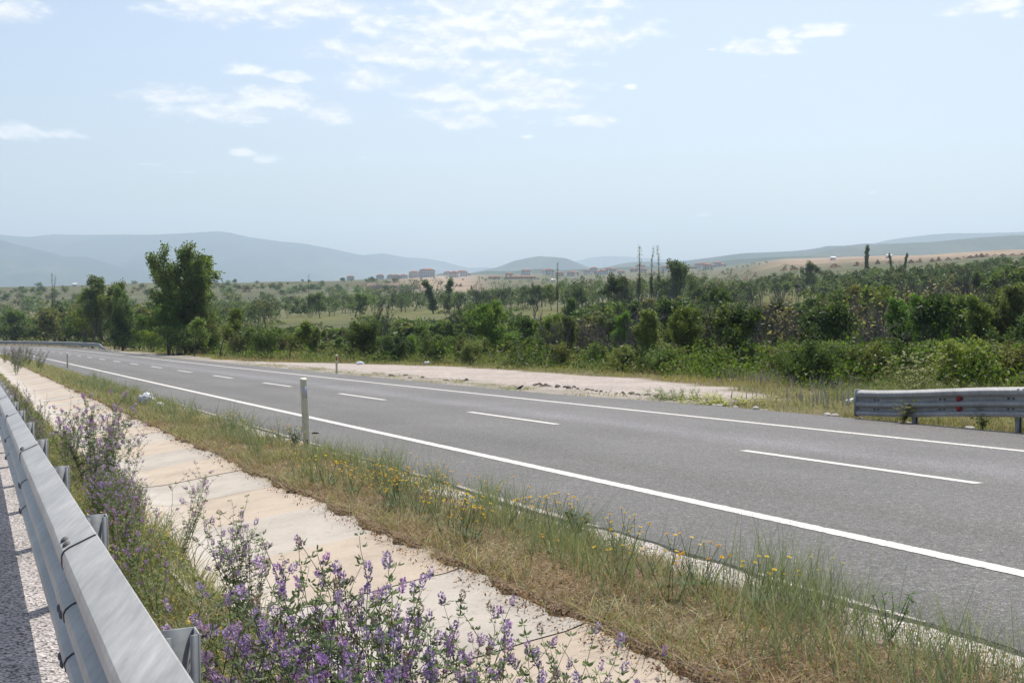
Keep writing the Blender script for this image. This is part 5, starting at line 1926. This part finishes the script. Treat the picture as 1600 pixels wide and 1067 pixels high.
for i in range(15):
    s = 3.6 + 5.6 * rnd.random(); d = rnd.uniform(-5.0, -4.6)
    put_alf2(s, d, rnd.uniform(.36, .60), rnd.choice((0, 1, 3, 4)), 'purple flowering plant among the low weeds between the guardrail and the ditch', 'purple flowers on the berm')
for i in range(20):
    s = 9.0 + 8 * rnd.random(); d = rnd.uniform(-5.1, -4.62)
    put_alf2(s, d, rnd.uniform(.25, .45), rnd.choice((3, 4)), 'small purple flowered plant on the berm farther along the guardrail', 'farther purple flowers on the berm')
for s, d, h, lab in ((11.6, -4.75, .78, 'left half of the dark bushy plant with purple tops beside the ditch'), (12.2, -4.62, .80, 'middle of the dark bushy plant with purple tops beside the ditch'), (11.3, -4.50, .66, 'right half of the dark bushy plant with purple tops hanging over the ditch'),
                     (14.0, -4.8, .6, 'lower dark plant behind the bushy purple topped one beside the ditch')):
    put_alf2(s, d, h, 5, lab, None)
for i in range(5):
    put_alf2(17 + 3.2 * i, rnd.uniform(-5.1, -4.9), .5, 5, 'dark green flowering bush on the berm in the distance toward the bend', 'distant dark plants on the berm')
for i in range(10):
    put_alf2(60 + 3.5 * i + rnd.random(), rnd.uniform(-4.2, -2.6), rnd.uniform(.9, 1.25), 5, 'greyish purple weed at the far end of the concrete ditch', 'weeds at the far end of the ditch')


# --- yellow flowers on the strip beside the pavement
def yellow_plant(seed, nh=5):
    g = np.random.default_rng(seed)
    st, fl = MB(), MB()
    for i in range(nh):
        a = g.random() * 6.28; L = .2 + .16 * g.random()
        d = unit(np.array([math.cos(a) * .4, math.sin(a) * .4, 1])); p = np.array([math.cos(a), math.sin(a), 0]) * .03
        P_ = [p]
        for k in range(4):
            d = unit(d + g.normal(0, .1, 3)); p = p + d * L / 4; P_.append(p)
        st.tube(P_, np.linspace(.0022, .0013, 5), 4, 0, (.12, .16, .06), cap=False)
        n = 13; r_ = .010 + .005 * g.random()
        e1 = unit(np.cross(d, [.2, .7, .1])); e2 = np.cross(d, e1)
        for lay_, rr_ in ((0, 1.0), (1, .62)):
            for k in range(n):
                t = (k + .5 * lay_) / n * 6.283
                o_ = math.cos(t) * e1 + math.sin(t) * e2; w = -math.sin(t) * e1 + math.cos(t) * e2
                V = [p, p + o_ * r_ * rr_ * .7 + w * r_ * .22 + d * .003, p + o_ * r_ * rr_ + d * (.004 + .003 * lay_), p + o_ * r_ * rr_ * .7 - w * r_ * .22 + d * .003]
                fl.add(V, [(0, 1, 2, 3)], 0, np.array([(.72, .47, .01), (.80, .56, .02), (.66, .38, .01)][g.integers(0, 3)]))
        for k in range(4):
            b = g.random() * 6.28
            q = P_[1] ; dl = np.array([math.cos(b), math.sin(b), .6]); dl = unit(dl); w = unit(np.cross(dl, [0, 0, 1]))
            st.add([q, q + dl * .03 + w * .005, q + dl * .065, q + dl * .03 - w * .005], [(0, 1, 2, 3)], 0, (.10, .14, .05))
    root = empty('yellow_wildflower', (0, 0, 0))
    link('stem', st.mesh('stem', [m_stem]), root); link('blossom', fl.mesh('blossom', [m_petal]), root)
    return root


yel = [[yellow_plant(301 + i, n), False] for i, n in enumerate((3, 5, 4, 7))]
for i in range(96):
    if i < 62: s, d = rnd.gauss(8.6, 1.5), rnd.uniform(-2.85, -1.66)
    elif i < 78: s, d = rnd.uniform(13, 19), rnd.uniform(-2.6, -1.7)
    elif i < 88: s, d = rnd.gauss(27.0, 1.2), rnd.uniform(-2.6, -1.8)
    else: s, d = rnd.gauss(5.0, .5), rnd.uniform(-2.3, -1.7)
    x, y = plan(s, d); z = float(corr_z(s, d)) - .01
    src = yel[i % 4]
    sc = rnd.uniform(.75, 1.15)
    if not src[1]: o = src[0]; src[1] = True; o.location = (float(x), float(y), z)
    else: o = dup(src[0], (float(x), float(y), z))
    o.rotation_euler = (0, 0, rnd.uniform(0, 6.28)); o.scale = (sc,) * 3
    tag(o, 'yellow daisy like flower in the grass strip beside the near white line', 'wildflower', 'yellow flowers in the verge')

# broad leaved dark weed at the pavement edge, and a few more leafy ones


def leafy_weed(seed, H, n, size, pal, foot=.0):
    g = np.random.default_rng(seed)
    m = MB(); st = MB()
    for i in range(n):
        a = g.random() * 6.28
        d = unit(np.array([math.cos(a) * .45, math.sin(a) * .45, 1])); p = np.array([g.normal(0, foot), g.normal(0, foot), 0.0]); P_ = [np.zeros(3), p] if foot else [p]
        for k in range(4): d = unit(d + g.normal(0, .12, 3)); p = p + d * H * (.6 + .5 * g.random()) / 4; P_.append(p)
        st.tube(P_, np.linspace(.003, .0015, len(P_)), 4, 0, (.1, .13, .05), cap=False)
        for k in range(1, 5):
            for q in range(4):
                b = g.random() * 6.28; dl = unit(np.array([math.cos(b), math.sin(b), .35 + .5 * g.random()])); w = unit(np.cross(dl, [0, 0, 1.0])); L = size * (.7 + .6 * g.random())
                c = np.array(pal[g.integers(0, len(pal))]) * (.8 + .4 * g.random()); P0 = P_[k] + g.normal(0, .008, 3); dn = np.array([0, 0, -1.0])
                m.add([P0, P0 + dl * L * .35 + w * L * .2, P0 + dl * L * .75 + w * L * .15 + dn * L * .08, P0 + dl * L + dn * L * .2, P0 + dl * L * .75 - w * L * .15 + dn * L * .08, P0 + dl * L * .35 - w * L * .2], [(0, 1, 2, 3), (0, 3, 4, 5)], 0, c)
    root = empty('leafy_weed', (0, 0, 0))
    link('stem', st.mesh('stem', [m_stem]), root); link('foliage', m.mesh('foliage', [m_leaf]), root)
    return root


for (s, d, H, n, sz, pal, lab) in ((7.05, -1.82, .20, 12, .055, [(.05, .085, .03), (.065, .10, .035)], 'dark broad leaved weed at the edge of the asphalt in the foreground'),
                                   (3.85, -1.92, .26, 6, .035, [(.08, .12, .05), (.10, .14, .06)], 'small upright leafy weed on the pale gravel near the bottom right corner'),
                                   (15.2, -1.75, .3, 10, .05, [(.09, .12, .05), (.11, .14, .06)], 'leafy weed beside the tall cream delineator post'),
                                   (24.2, 10.9, .5, 46, .06, [(.17, .22, .06), (.21, .25, .08)], 'yellowish green weed at the right end of the gravel patch'),
                                   (21.6, 10.5, .5, 50, .06, [(.34, .34, .06), (.40, .38, .08)], 'yellow flowering weed at the far pavement edge before the steel rail'),
                                   (15.0, 9.55, .42, 14, .07, [(.13, .14, .05), (.10, .12, .045)], 'weed growing through under the middle of the red reflector guardrail'),
                                   (12.0, 9.6, .45, 14, .07, [(.07, .10, .04), (.09, .12, .045)], 'dark weed in front of the red reflector guardrail at the right picture edge'),
                                   (13.4, 9.75, .38, 14, .06, [(.11, .13, .05), (.12, .12, .06)], 'weed under the red reflector guardrail beside its post'),
                                   (18.5, 13.5, 1.5, 60, .075, [(.32, .30, .20), (.16, .18, .07), (.24, .24, .13)], 'pale seeded shrub like weed behind the left end of the red reflector guardrail')):
    o = leafy_weed(int(s * 100), H, n, sz, pal, .28 if s > 20 else 0.0)
    x, y = plan(s, d); o.location = (float(x), float(y), gz(float(x), float(y)) if d > 9 else float(corr_z(s, d)))
    if s > 20: o.scale = (1.7, 1.7, .7)
    tag(o, lab, 'weed')


# ------------------------------------------------------------------ stones, litter and the bird
def rock_mesh(seed, col, mat=None):
    g = np.random.default_rng(seed)
    bm = bmesh.new()
    bmesh.ops.create_icosphere(bm, subdivisions=2, radius=1.0)
    for v in bm.verts:
        k = .62 + .75 * vnoise(v.co.x * 1.3 + seed * 3, v.co.y * 1.3 + v.co.z * 1.7, .8, 3)
        v.co = Vector((v.co.x * k, v.co.y * k * .8, v.co.z * k * .6 + .2))
    me = bpy.data.meshes.new('rock'); bm.to_mesh(me); bm.free()
    me.materials.append(mat)
    return me


m_rock = simple('dark_rubble', (.12, .10, .085), .95, 0, .4, 8)
m_palerock = simple('pale_rock', (.46, .43, .39), .95, 0, .25, 8)
m_plastic = simple('white_plastic_bag', (.74, .75, .76), .45, 0, .12, 5)
m_bird = simple('black_feathers', (.012, .012, .014), .55, 0, .3, 30)
rocks = [rock_mesh(i, None, m_rock) for i in range(3)] + [rock_mesh(7 + i, None, m_palerock) for i in range(2)]


def put_rock(px, py, Zg, size, k, label, group, name='rock'):
    s, d = Zg
    x, y = plan(s, d); x, y = float(x), float(y)
    z = gz(x, y) if d > 9 else float(corr_z(s, d))
    o = link(name, rocks[k], None, (x, y, z - size * .12), random.uniform(0, 6.28))
    o.scale = (size, size, size * random.uniform(.7, 1.1))
    return tag(o, label, 'rock', group)


rnd = random.Random(8)
for i in range(70):
    t = rnd.random()
    s = 25.5 + 9.5 * t; d = 11.0 + .9 * t + rnd.gauss(0, .22)
    put_rock(0, 0, (s, d), .02 + .085 * rnd.random() ** 2, rnd.choice((0, 1, 2)), 'dark lump of earth in the ridge along the front of the gravel patch', 'dark lumps along the gravel patch')
for i in range(12):
    s = 38 + 8 * rnd.random(); d = 10.6 + rnd.gauss(0, .35)
    put_rock(0, 0, (s, d), rnd.uniform(.04, .12), rnd.choice((0, 1, 2)), 'dark stone in the loose cluster right of the corner delineator post', 'dark stones by the corner post')
for i in range(16):
    s = 12 + 9 * rnd.random(); d = float(far_edge(s)) + .05 + .2 * rnd.random()
    put_rock(0, 0, (s, d), rnd.uniform(.03, .10), rnd.choice((3, 4)), 'pale stone along the far edge of the asphalt by the steel rail', 'pale stones at the far pavement edge')
for i in range(30):
    s = 3 + 8 * rnd.random(); d = -1.55 - .22 * rnd.random()
    put_rock(0, 0, (s, d), rnd.uniform(.008, .022), rnd.choice((3, 4, 4)), 'pale pebble on the gravel strip at the near asphalt edge', 'pale pebbles at the near asphalt edge', 'pebble')
for i in range(26):
    s = 3.2 + 7 * rnd.random(); d = -3.2 - .7 * rnd.random() ** 2
    put_rock(0, 0, (s, d), rnd.uniform(.004, .010), rnd.choice((0, 1)), 'small dark pebble lying on the concrete of the ditch', 'dark pebbles on the ditch', 'pebble')


def crumpled(seed, mat):
    bm = bmesh.new(); bmesh.ops.create_icosphere(bm, subdivisions=4, radius=1.0)
    for v in bm.verts:
        c = v.co
        k = .55 + .9 * vnoise(c.x * 2 + seed, c.y * 2 + c.z * 1.6, .55, 3)
        v.co = Vector((c.x * k, c.y * k * .75, max(-.3, c.z * k * .6)))
    me = bpy.data.meshes.new('bag'); bm.to_mesh(me); bm.free(); me.materials.append(mat)
    return me


bag = crumpled(2, m_plastic)
x, y = plan(26.4, -2.28)
o = link('crumpled_sheet', bag, None, (float(x), float(y), float(corr_z(26.4, -2.28)) + .12), .3); o.scale = (.19, .17, .24)
tag(o, 'crumpled white plastic sheet lying in the grass beside the ditch', 'litter')
x, y = plan(25.6, -2.1)
o = link('crumpled_sheet', bag, None, (float(x), float(y), float(corr_z(25.6, -2.1)) + .05), 1.3); o.scale = (.1, .1, .1)
tag(o, 'small scrap of white plastic right of the larger crumpled sheet', 'litter')
for px, Z, lab in ((562, 67, 'white rag on the back edge of the gravel, in front of the vine covered bush'), (667, 66, 'white rag on the back edge of the gravel, right of the other rag')):
    x, y = (px - 800) / FPX * Z, Z
    o = link('litter', bag, None, (x, y, gz(x, y) + .05), px); o.scale = (.26, .2, .22); tag(o, lab, 'litter')
x, y = plan(20.6, 13.6)
o = link('litter', bag, None, (float(x), float(y), gz(float(x), float(y)) + .03), .5); o.scale = (.25, .2, .12); tag(o, 'pale scrap lying flat at the right tip of the gravel patch', 'litter')
# a dropped black cap on the asphalt
x, y = plan(16.9, -1.0)
m = MB(); m.tube([(-.05, 0, .012), (0, .004, .016), (.06, 0, .012)], [.010, .016, .008], 6)
o = m.build('rubber_scrap', m_bird, loc=(float(x), float(y), float(corr_z(16.9, -1.0)))); tag(o, 'black scrap of rubber on the asphalt left of the tall cream post', 'litter')

# crow standing at the pavement edge, beak to the right
m = MB()
axis = np.array([(-.17, 0, .075), (-.10, 0, .095), (-.05, 0, .115), (.02, 0, .14), (.075, 0, .17), (.11, 0, .20), (.135, 0, .222), (.16, 0, .222), (.20, 0, .212)])
radii = np.array([.012, .026, .045, .055, .048, .034, .032, .022, .003])
m.tube(axis, radii, 8, cap=False)
for sy in (-.022, .022):
    m.tube([(.01, sy, .10), (.015, sy, .05), (.005, sy, .0)], [.012, .006, .005], 8, cap=False)
    m.tube([(.005, sy, .004), (.04, sy, .004)], [.005, .003], 8, cap=False)
x, y = plan(30.5, 9.35)
o = m.build('crow', m_bird, smooth=True, loc=(float(x), float(y), float(corr_z(30.5, 9.35))))
o.scale = (.62, .62, .72)
tag(o, 'black crow standing on the verge at the far edge of the asphalt', 'bird')
